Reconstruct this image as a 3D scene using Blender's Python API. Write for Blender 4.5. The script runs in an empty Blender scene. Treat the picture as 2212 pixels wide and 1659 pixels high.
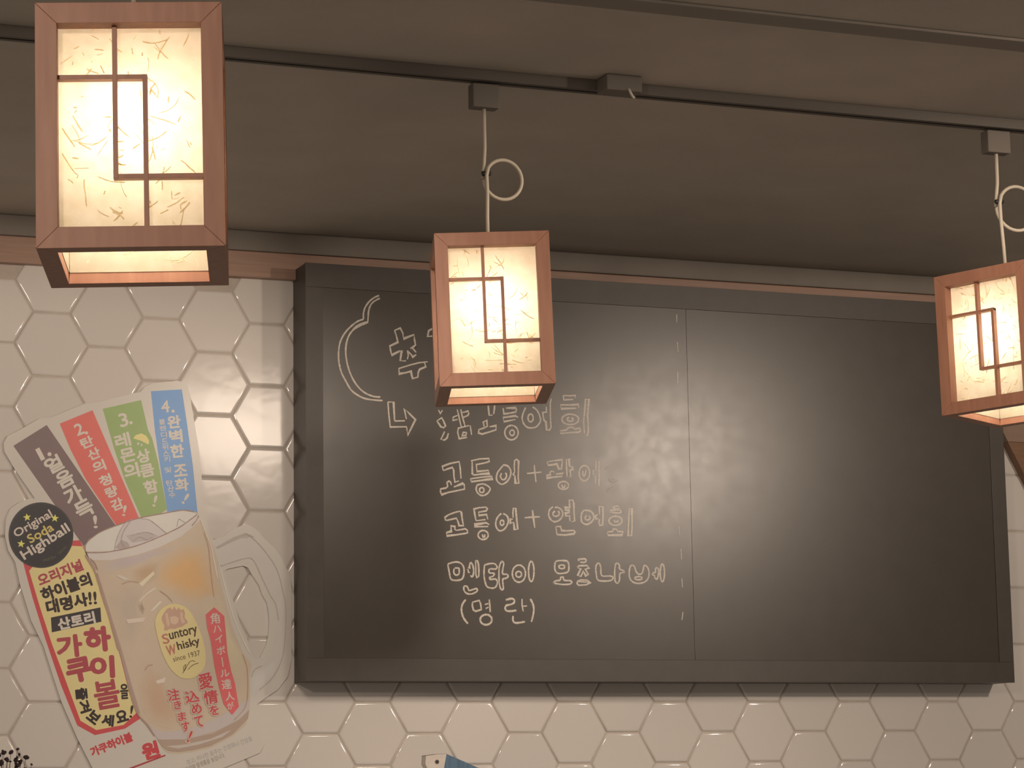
import bpy, bmesh, math, random
from mathutils import Matrix, Vector
from mathutils.geometry import tessellate_polygon
random.seed(7)
C = bpy.context.scene.collection
PI = math.pi
ZO = 1.5                      # height of the measuring origin on the tiled wall; wall face is y = 0, room on the -y side
CEIL = ZO + 1.293

# ------------------------------------------------------------------ camera, world, lights, exposure
cam_data = bpy.data.cameras.new('camera')
cam_data.sensor_width = 36.0
cam_data.lens = 92.2613
cam_data.clip_start = 0.05
cam = bpy.data.objects.new('camera', cam_data)
C.objects.link(cam)
rx, up, bk = Vector((0.930112,-0.366934,-0.015820)), Vector((-0.043792,-0.153565,0.987168)), Vector((-0.364655,-0.917484,-0.158901))
m = Matrix((rx, up, bk)).transposed().to_4x4()
m.translation = Vector((-2.158911,-6.882786,1.210448))
cam.matrix_world = m
scene = bpy.context.scene
scene.camera = cam

world = bpy.data.worlds.new('room_ambience')
world.use_nodes = True
wbg = world.node_tree.nodes['Background']
wbg.inputs[0].default_value = (1.0, 0.82, 0.665, 1)
wbg.inputs[1].default_value = 0.150
scene.world = world
scene.view_settings.view_transform = 'Standard'
scene.view_settings.look = 'None'
scene.view_settings.gamma = 1.0
scene.view_settings.use_curve_mapping = False
scene.view_settings.exposure = 0.0

def disc_lamp(name, loc, target, size, power, color):
    l = bpy.data.lights.new(name, 'AREA')
    l.shape = 'DISK'; l.size = size; l.energy = power; l.color = color; l.spread = math.radians(115)
    o = bpy.data.objects.new(name, l)
    o.location = loc
    o.rotation_euler = (Vector(target) - Vector(loc)).to_track_quat('-Z', 'Y').to_euler()
    C.objects.link(o)
    return o
WARM = (1.0, 0.82, 0.665)
def spot_lamp(name, loc, target, half_deg, radius, power, color):
    l = bpy.data.lights.new(name, 'SPOT')
    l.spot_size = math.radians(2 * half_deg); l.spot_blend = .16; l.shadow_soft_size = radius; l.energy = power; l.color = color
    o = bpy.data.objects.new(name, l)
    o.location = loc
    o.rotation_euler = (Vector(target) - Vector(loc)).to_track_quat('-Z', 'Y').to_euler()
    C.objects.link(o)
    return o
spot_lamp('unseen_spot', (0.55, -2.74, CEIL - 0.05), (-0.12, -1.3, ZO + 0.18), 36, 0.27, 60, WARM)
spot_lamp('unseen_spot', (0.62, -2.74, CEIL - 0.05), (1.42, -1.3, ZO + 0.18), 36, 0.27, 78, WARM)
spot_lamp('unseen_spot', (-1.0, -2.9, CEIL - 0.17), (-0.85, -1.15, ZO + 0.10), 34, 0.24, 73, WARM)  # unseen spot added to brighten the sign and the left tiles
disc_lamp('unseen_lamp', (2.72, -3.85, CEIL - 0.06), (1.3, -0.4, ZO + 0.2), 0.20, 20, WARM)
disc_lamp('unseen_lamp', (-2.6, -5.6, CEIL - 0.06), (-1.4, -3.2, ZO + 0.3), 0.22, 12, WARM)  # unseen fill lamp added to light the lantern frames from the front
panel_lamp = disc_lamp('ceiling_panel_light', (1.30, -5.0, CEIL - 0.03), (1.30, -4.99, 0), 0.5, 11, WARM)
panel_lamp.data.shape = 'RECTANGLE'; panel_lamp.data.size = .55; panel_lamp.data.size_y = 1.9; panel_lamp.data.spread = PI
panel_lamp.rotation_euler = (0, 0, 0)

# ------------------------------------------------------------------ helpers
def link(o, parent=None):
    C.objects.link(o)
    if parent is not None: o.parent = parent
    return o
def obj(name, me, mat, parent=None, loc=None):
    o = bpy.data.objects.new(name, me)
    if mat is not None and not me.materials: me.materials.append(mat)
    if loc is not None: o.location = loc
    return link(o, parent)
def mesh(name, verts, faces, smooth=False):
    me = bpy.data.meshes.new(name)
    me.from_pydata(verts, [], faces)
    if smooth:
        for p in me.polygons: p.use_smooth = True
    me.update()
    return me
def bm_mesh(name, bm, smooth=False):
    bmesh.ops.recalc_face_normals(bm, faces=bm.faces)
    me = bpy.data.meshes.new(name)
    bm.to_mesh(me); bm.free()
    if smooth:
        for p in me.polygons: p.use_smooth = True
    return me
def add_box(bm, x0, x1, y0, y1, z0, z1, bev=0.0):
    r = bmesh.ops.create_cube(bm, size=1.0)
    vs = r['verts']
    for v in vs:
        v.co = Vector((x0 + (v.co.x + .5) * (x1 - x0), y0 + (v.co.y + .5) * (y1 - y0), z0 + (v.co.z + .5) * (z1 - z0)))
    if bev > 0:
        es = list({e for v in vs for e in v.link_edges})
        bmesh.ops.bevel(bm, geom=es, offset=bev, segments=2, affect='EDGES', profile=0.6)
def box_mesh(name, *a, bev=0.0):
    bm = bmesh.new(); add_box(bm, *a, bev=bev)
    return bm_mesh(name, bm)
def tube(pts, r, n=10):
    bm = bmesh.new(); rings = []; u = None
    for i, p in enumerate(pts):
        p = Vector(p)
        t = (Vector(pts[min(i + 1, len(pts) - 1)]) - Vector(pts[max(i - 1, 0)])).normalized()
        if u is None: u = t.cross(Vector((0, 1, 0)) if abs(t.y) < .9 else Vector((1, 0, 0)))
        u = (u - t * u.dot(t)).normalized(); w = t.cross(u)
        rings.append([bm.verts.new(p + (u * math.cos(2 * PI * k / n) + w * math.sin(2 * PI * k / n)) * r) for k in range(n)])
    for A, B in zip(rings, rings[1:]):
        for k in range(n): bm.faces.new((A[k], A[(k + 1) % n], B[(k + 1) % n], B[k]))
    bm.faces.new(rings[0]); bm.faces.new(rings[-1])
    return bm_mesh('tube', bm, True)
def prism(name, pts, y0, y1, bev=0.0):            # outline in x,z pushed from y0 (front) to y1 (back)
    bm = bmesh.new()
    f = [bm.verts.new((x, y0, z)) for x, z in pts]; b = [bm.verts.new((x, y1, z)) for x, z in pts]
    bm.faces.new(f); bm.faces.new(b[::-1])
    n = len(pts)
    for k in range(n): bm.faces.new((f[k], b[k], b[(k + 1) % n], f[(k + 1) % n]))
    return bm_mesh(name, bm)
def thing(name, label, cat, loc, rotz=0.0, group=None):
    o = bpy.data.objects.new(name, None)
    o.empty_display_size = .05
    o.location = loc; o.rotation_euler = (0, 0, rotz)
    o['label'] = label; o['category'] = cat
    if group: o['group'] = group
    return link(o)
def struct(name, me, mat):
    o = obj(name, me, mat); o['kind'] = 'structure'
    return o

# ------------------------------------------------------------------ materials
def new_mat(name):
    mt = bpy.data.materials.new(name); mt.use_nodes = True
    nt = mt.node_tree
    return mt, nt, nt.nodes['Principled BSDF']
def plain(name, color, rough=.6, noise=.0, scale=30.0, spec=.5, coords='Object', bump=0.0):
    mt, nt, b = new_mat(name)
    b.inputs['Roughness'].default_value = rough
    b.inputs['Specular IOR Level'].default_value = spec
    b.inputs['Base Color'].default_value = (*color, 1)
    if noise > 0 or bump > 0:
        tc = nt.nodes.new('ShaderNodeTexCoord'); nz = nt.nodes.new('ShaderNodeTexNoise')
        nz.inputs['Scale'].default_value = scale; nz.inputs['Detail'].default_value = 5
        nt.links.new(tc.outputs[coords], nz.inputs['Vector'])
        rp = nt.nodes.new('ShaderNodeMapRange')
        rp.inputs[1].default_value = .3; rp.inputs[2].default_value = .7
        rp.inputs[3].default_value = 1 - noise; rp.inputs[4].default_value = 1 + noise
        nt.links.new(nz.outputs[0], rp.inputs[0])
        mx = nt.nodes.new('ShaderNodeVectorMath'); mx.operation = 'SCALE'
        mx.inputs[0].default_value = color
        nt.links.new(rp.outputs[0], mx.inputs['Scale'])
        nt.links.new(mx.outputs[0], b.inputs['Base Color'])
        if bump > 0:
            bp = nt.nodes.new('ShaderNodeBump'); bp.inputs['Strength'].default_value = bump; bp.inputs['Distance'].default_value = .002
            nt.links.new(nz.outputs[0], bp.inputs['Height']); nt.links.new(bp.outputs[0], b.inputs['Normal'])
    return mt
def wood(name, c1, c2, rough=.55, stretch=(60, 60, 4)):
    mt, nt, b = new_mat(name)
    tc = nt.nodes.new('ShaderNodeTexCoord'); mp = nt.nodes.new('ShaderNodeMapping')
    mp.inputs['Scale'].default_value = stretch
    nz = nt.nodes.new('ShaderNodeTexNoise'); nz.inputs['Scale'].default_value = 2.0; nz.inputs['Detail'].default_value = 6
    cr = nt.nodes.new('ShaderNodeValToRGB')
    cr.color_ramp.elements[0].position = .3; cr.color_ramp.elements[0].color = (*c1, 1)
    cr.color_ramp.elements[1].position = .7; cr.color_ramp.elements[1].color = (*c2, 1)
    nt.links.new(tc.outputs['Object'], mp.inputs['Vector']); nt.links.new(mp.outputs[0], nz.inputs['Vector'])
    nt.links.new(nz.outputs[0], cr.inputs[0]); nt.links.new(cr.outputs[0], b.inputs['Base Color'])
    b.inputs['Roughness'].default_value = rough
    bp = nt.nodes.new('ShaderNodeBump'); bp.inputs['Strength'].default_value = .15; bp.inputs['Distance'].default_value = .001
    nt.links.new(nz.outputs[0], bp.inputs['Height']); nt.links.new(bp.outputs[0], b.inputs['Normal'])
    return mt
def tile_material(name='glazed_tile', spec=.42, rough=.13):
    mt, nt, b = new_mat(name)
    oi = nt.nodes.new('ShaderNodeObjectInfo'); mr = nt.nodes.new('ShaderNodeMapRange')
    mr.inputs[3].default_value = .95; mr.inputs[4].default_value = 1.03
    sc = nt.nodes.new('ShaderNodeVectorMath'); sc.operation = 'SCALE'; sc.inputs[0].default_value = (.78, .74, .70)
    nt.links.new(oi.outputs['Random'], mr.inputs[0]); nt.links.new(mr.outputs[0], sc.inputs['Scale'])
    nt.links.new(sc.outputs[0], b.inputs['Base Color'])
    b.inputs['Roughness'].default_value = rough; b.inputs['Specular IOR Level'].default_value = spec
    tc = nt.nodes.new('ShaderNodeTexCoord'); nz = nt.nodes.new('ShaderNodeTexNoise')
    nz.inputs['Scale'].default_value = 14; nz.inputs['Detail'].default_value = 2
    bp = nt.nodes.new('ShaderNodeBump'); bp.inputs['Strength'].default_value = .18; bp.inputs['Distance'].default_value = .003
    nt.links.new(tc.outputs['Object'], nz.inputs['Vector']); nt.links.new(nz.outputs[0], bp.inputs['Height'])
    nt.links.new(bp.outputs[0], b.inputs['Normal'])
    return mt
def board_material():
    mt, nt, b = new_mat('chalkboard_paint')
    tc = nt.nodes.new('ShaderNodeTexCoord')
    nz = nt.nodes.new('ShaderNodeTexNoise'); nz.inputs['Scale'].default_value = 9; nz.inputs['Detail'].default_value = 8; nz.inputs['Roughness'].default_value = .65
    cr = nt.nodes.new('ShaderNodeValToRGB')
    cr.color_ramp.elements[0].position = .35; cr.color_ramp.elements[0].color = (.064, .054, .045, 1)
    cr.color_ramp.elements[1].position = .75; cr.color_ramp.elements[1].color = (.072, .061, .052, 1)
    nt.links.new(tc.outputs['Object'], nz.inputs['Vector']); nt.links.new(nz.outputs[0], cr.inputs[0])
    nt.links.new(cr.outputs[0], b.inputs['Base Color'])
    n2 = nt.nodes.new('ShaderNodeTexNoise'); n2.inputs['Scale'].default_value = 30; n2.inputs['Detail'].default_value = 6
    mr = nt.nodes.new('ShaderNodeMapRange'); mr.inputs[1].default_value = .35; mr.inputs[2].default_value = .65
    mr.inputs[3].default_value = .275; mr.inputs[4].default_value = .295
    nt.links.new(tc.outputs['Object'], n2.inputs['Vector']); nt.links.new(n2.outputs[0], mr.inputs[0])
    nt.links.new(mr.outputs[0], b.inputs['Roughness'])
    b.inputs['Specular IOR Level'].default_value = .5
    return mt
def paper_material():
    mt, nt, b = new_mat('mulberry_paper')
    nt.nodes.remove(b)
    out = nt.nodes['Material Output']
    tc = nt.nodes.new('ShaderNodeTexCoord'); nz = nt.nodes.new('ShaderNodeTexNoise')
    nz.inputs['Scale'].default_value = 55; nz.inputs['Detail'].default_value = 4
    cr = nt.nodes.new('ShaderNodeValToRGB')
    cr.color_ramp.elements[0].position = .3; cr.color_ramp.elements[0].color = (.80, .70, .52, 1)
    cr.color_ramp.elements[1].position = .7; cr.color_ramp.elements[1].color = (.90, .82, .66, 1)
    nt.links.new(tc.outputs['Object'], nz.inputs['Vector']); nt.links.new(nz.outputs[0], cr.inputs[0])
    tr = nt.nodes.new('ShaderNodeBsdfTranslucent'); df = nt.nodes.new('ShaderNodeBsdfDiffuse'); mx = nt.nodes.new('ShaderNodeMixShader')
    vm = nt.nodes.new('ShaderNodeVectorMath'); vm.operation = 'SCALE'; vm.inputs['Scale'].default_value = .44
    nt.links.new(cr.outputs[0], vm.inputs[0])
    nt.links.new(vm.outputs[0], tr.inputs[0]); nt.links.new(cr.outputs[0], df.inputs[0])
    mx.inputs[0].default_value = .48
    nt.links.new(tr.outputs[0], mx.inputs[1]); nt.links.new(df.outputs[0], mx.inputs[2])
    nt.links.new(mx.outputs[0], out.inputs['Surface'])
    return mt
def fibre_material():
    mt, nt, b = new_mat('paper_fibre')
    nt.nodes.remove(b); out = nt.nodes['Material Output']
    tr = nt.nodes.new('ShaderNodeBsdfTranslucent'); df = nt.nodes.new('ShaderNodeBsdfDiffuse'); mx = nt.nodes.new('ShaderNodeMixShader')
    tr.inputs[0].default_value = (1.0, .92, .74, 1); df.inputs[0].default_value = (.85, .74, .55, 1)
    mx.inputs[0].default_value = .35
    nt.links.new(tr.outputs[0], mx.inputs[1]); nt.links.new(df.outputs[0], mx.inputs[2])
    nt.links.new(mx.outputs[0], out.inputs['Surface'])
    return mt
def bulb_material():
    mt, nt, b = new_mat('frosted_bulb')
    b.inputs['Base Color'].default_value = (.9, .85, .75, 1)
    b.inputs['Emission Color'].default_value = (1.0, .89, .77, 1)
    b.inputs['Emission Strength'].default_value = BULB
    return mt
BULB = 84.0
M = dict(
    grout=plain('tile_grout', (.56, .50, .44), .9, .06, 40),
    tile=tile_material(), tile_edge=tile_material('glazed_tile_rim', 1.0, .08),
    ceiling=plain('dark_ceiling_paint', (.45, .405, .345), .75, .05, 6),
    trim=wood('stained_trim', (.38, .24, .18), (.45, .29, .22), .5, (3, 60, 60)),
    cornice=plain('dark_cornice_paint', (.24, .21, .18), .6, .05, 10),
    board=board_material(),
    frame=plain('blackboard_frame', (.066, .056, .047), .42, .08, 20),
    chalk=plain('chalk', (.64, .585, .51), .34, .22, 260, .4),
    faint=plain('faint_chalk', (.30, .27, .235), .34, .3, 260, .4),
    wood=wood('lantern_wood', (.29, .130, .082), (.35, .170, .108), .5, (40, 40, 5)),
    paper=paper_material(), fibre=fibre_material(), bulb=bulb_material(),
    socket=plain('white_socket', (.7, .68, .62), .4),
    cord=plain('ivory_cord', (.50, .44, .35), .5),
    batten=plain('dark_batten_paint', (.24, .21, .18), .8),
    black=plain('black_plastic', (.025, .022, .02), .45),
    rail=plain('track_rail_paint', (.11, .095, .08), .7),
    adapter=plain('adapter_plastic', (.15, .13, .11), .7),
    white=plain('white_plastic', (.6, .57, .5), .4),
    sign=plain('sign_board_white', (.77, .745, .70), .22, .02, 8),
    fishw=plain('fish_white_paint', (.78, .72, .66), .6, .05, 60),
    fishedge=plain('raw_wood_edge', (.30, .22, .16), .8, .15, 60),
    fishb=wood('fish_blue_paint', (.08, .16, .26), (.14, .24, .36), .6, (50, 50, 6)),
    panelw=wood('brown_board', (.20, .105, .055), (.26, .14, .075), .5, (5, 40, 40)),
    panell=wood('pale_board', (.27, .18, .125), (.33, .22, .16), .5, (5, 40, 40)),
    flower=plain('dried_flower', (.035, .022, .024), .9, .4, 80),
    flowerr=plain('dried_flower_red', (.11, .045, .045), .9, .4, 80),
    stem=plain('dried_stem', (.12, .08, .05), .9, .3, 60),
)
_print = {}
def ink(c, rough=.3):
    k = (tuple(c), rough)
    if k not in _print: _print[k] = plain('printed_ink', tuple(c), rough, .015, 30)
    return _print[k]

# ------------------------------------------------------------------ setting
X0, X1, ZB = -2.1, 3.5, ZO - 1.0
wall = struct('wall_back', box_mesh('wall_back', X0, X1, .0045, .14, ZB, CEIL), M['grout'])
struct('ceiling', box_mesh('ceiling', X0, X1, -8.2, .14, CEIL, CEIL + .06), M['ceiling'])
struct('trim_1', box_mesh('trim_1', X0, X1, -.024, .0045, ZO + 1.163, ZO + 1.236, bev=.003), M['trim'])
struct('trim_3', box_mesh('trim_3', X0, X1, -2.31, -2.24, CEIL - .007, CEIL - .0004, bev=.002), M['batten'])
struct('trim_2', box_mesh('trim_2', X0, X1, -.032, .0045, ZO + 1.2362, CEIL - .0004, bev=.004), M['cornice'])

# hexagonal tiles, each one an object of its own on the wall
PITCH = .173; SIDE = PITCH / math.sqrt(3)
def tile_mesh(tx, tz, seed):
    rings = [(SIDE - .0088, 0.0), (SIDE - .0044, .0008), (SIDE - .0028, .0022), (SIDE - .0020, .0046)]
    v = []; f = []
    for r, y in rings:
        for k in range(6):
            a = k * PI / 3
            x, z = r * math.cos(a), r * math.sin(a)
            v.append((x, y + tx * x + tz * z, z))
    f.append([0, 1, 2, 3, 4, 5])
    for i in range(3):
        for k in range(6):
            a = i * 6 + k; b = i * 6 + (k + 1) % 6
            f.append([a, a + 6, b + 6, b])
    me = mesh('tile', v, f)
    for p in me.polygons: p.use_smooth = p.index > 0; p.material_index = int(p.index > 0)        # rounded glazed rim, flat face
    return me
protos = [tile_mesh(random.uniform(-.007, .007), random.uniform(-.007, .007), i) for i in range(14)]
for t in protos: t.materials.append(M['tile']); t.materials.append(M['tile_edge'])
for c in range(-14, 25):
    for r in range(-8, 6):
        x = 1.5 * SIDE * c; z = -PITCH * (r + .5 * (c % 2))
        if not (X0 + .1 < x < X1 - .1 and -.52 < z < 1.2): continue
        if .10 < x < 1.95 and .22 < z < 1.1: continue          # behind the deep blackboard
        o = bpy.data.objects.new('tile', random.choice(protos))
        o.location = (x, 0, ZO + z)
        link(o, wall)

# ------------------------------------------------------------------ track rail with its feed box
rail = thing('track_rail', 'black track lighting rail running along the dark ceiling', 'rail', (0.9, -1.715, CEIL))
bm = bmesh.new()
add_box(bm, -2.5, 2.5, -.018, -.006, -.024, -.0005); add_box(bm, -2.5, 2.5, .006, .018, -.024, -.0005); add_box(bm, -2.5, 2.5, -.006, .006, -.010, -.0005)
obj('rail_body', bm_mesh('rail_body', bm), M['rail'], rail)
obj('end_cap', box_mesh('end_cap', -2.52, -2.5, -.019, .019, -.026, -.0005, bev=.002), M['black'], rail)
obj('end_cap', box_mesh('end_cap', 2.5, 2.52, -.019, .019, -.026, -.0005, bev=.002), M['black'], rail)
fb = obj('feed_box', box_mesh('feed_box', -.80, -.715, -.075, -.019, -.036, -.0005, bev=.003), M['adapter'], rail)
fc = obj('cable_end', tube([(-.748, -.066, -.030), (-.748, -.078, -.034), (-.746, -.081, -.042), (-.742, -.080, -.048), (-.736, -.078, -.052)], .0028, 8), M['white'], fb)
fc['label'] = 'short white cable end'

# ------------------------------------------------------------------ blackboard
BX0, BX1, BZ0, BZ1, BY = -.075, 2.126, ZO + .051, ZO + 1.193, -.120
bb = thing('blackboard', 'wide black chalkboard with white outlined Korean menu writing on hexagon tiled wall', 'blackboard', (0, 0, 0))
obj('case', box_mesh('case', BX0 + .001, BX1 - .001, BY + .012, -.0005, BZ0 + .001, BZ1 - .001), M['frame'], bb)
fw = .049
obj('frame_rail', box_mesh('frame_rail', BX0, BX1, BY, BY + .0118, BZ1 - fw - .018, BZ1, bev=.0006), M['frame'], bb)
obj('frame_rail', box_mesh('frame_rail', BX0, BX1, BY, BY + .0118, BZ0, BZ0 + fw + .012, bev=.0006), M['frame'], bb)
obj('frame_stile', box_mesh('frame_stile', BX0, BX0 + fw, BY, BY + .0118, BZ0 + fw + .0122, BZ1 - fw - .0182, bev=.0006), M['frame'], bb)
obj('frame_stile', box_mesh('frame_stile', BX1 - fw, BX1, BY, BY + .0118, BZ0 + fw + .0122, BZ1 - fw - .0182, bev=.0006), M['frame'], bb)
SEAM = 1.0755
obj('panel', box_mesh('panel', BX0 + fw + .0002, SEAM - .0004, BY + .0018, BY + .0118, BZ0 + fw + .0122, BZ1 - fw - .0182, bev=.0003), M['board'], bb)
obj('panel', box_mesh('panel', SEAM + .0004, BX1 - fw - .0002, BY + .0022, BY + .0118, BZ0 + fw + .0122, BZ1 - fw - .0182, bev=.0003), M['board'], bb)

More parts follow.
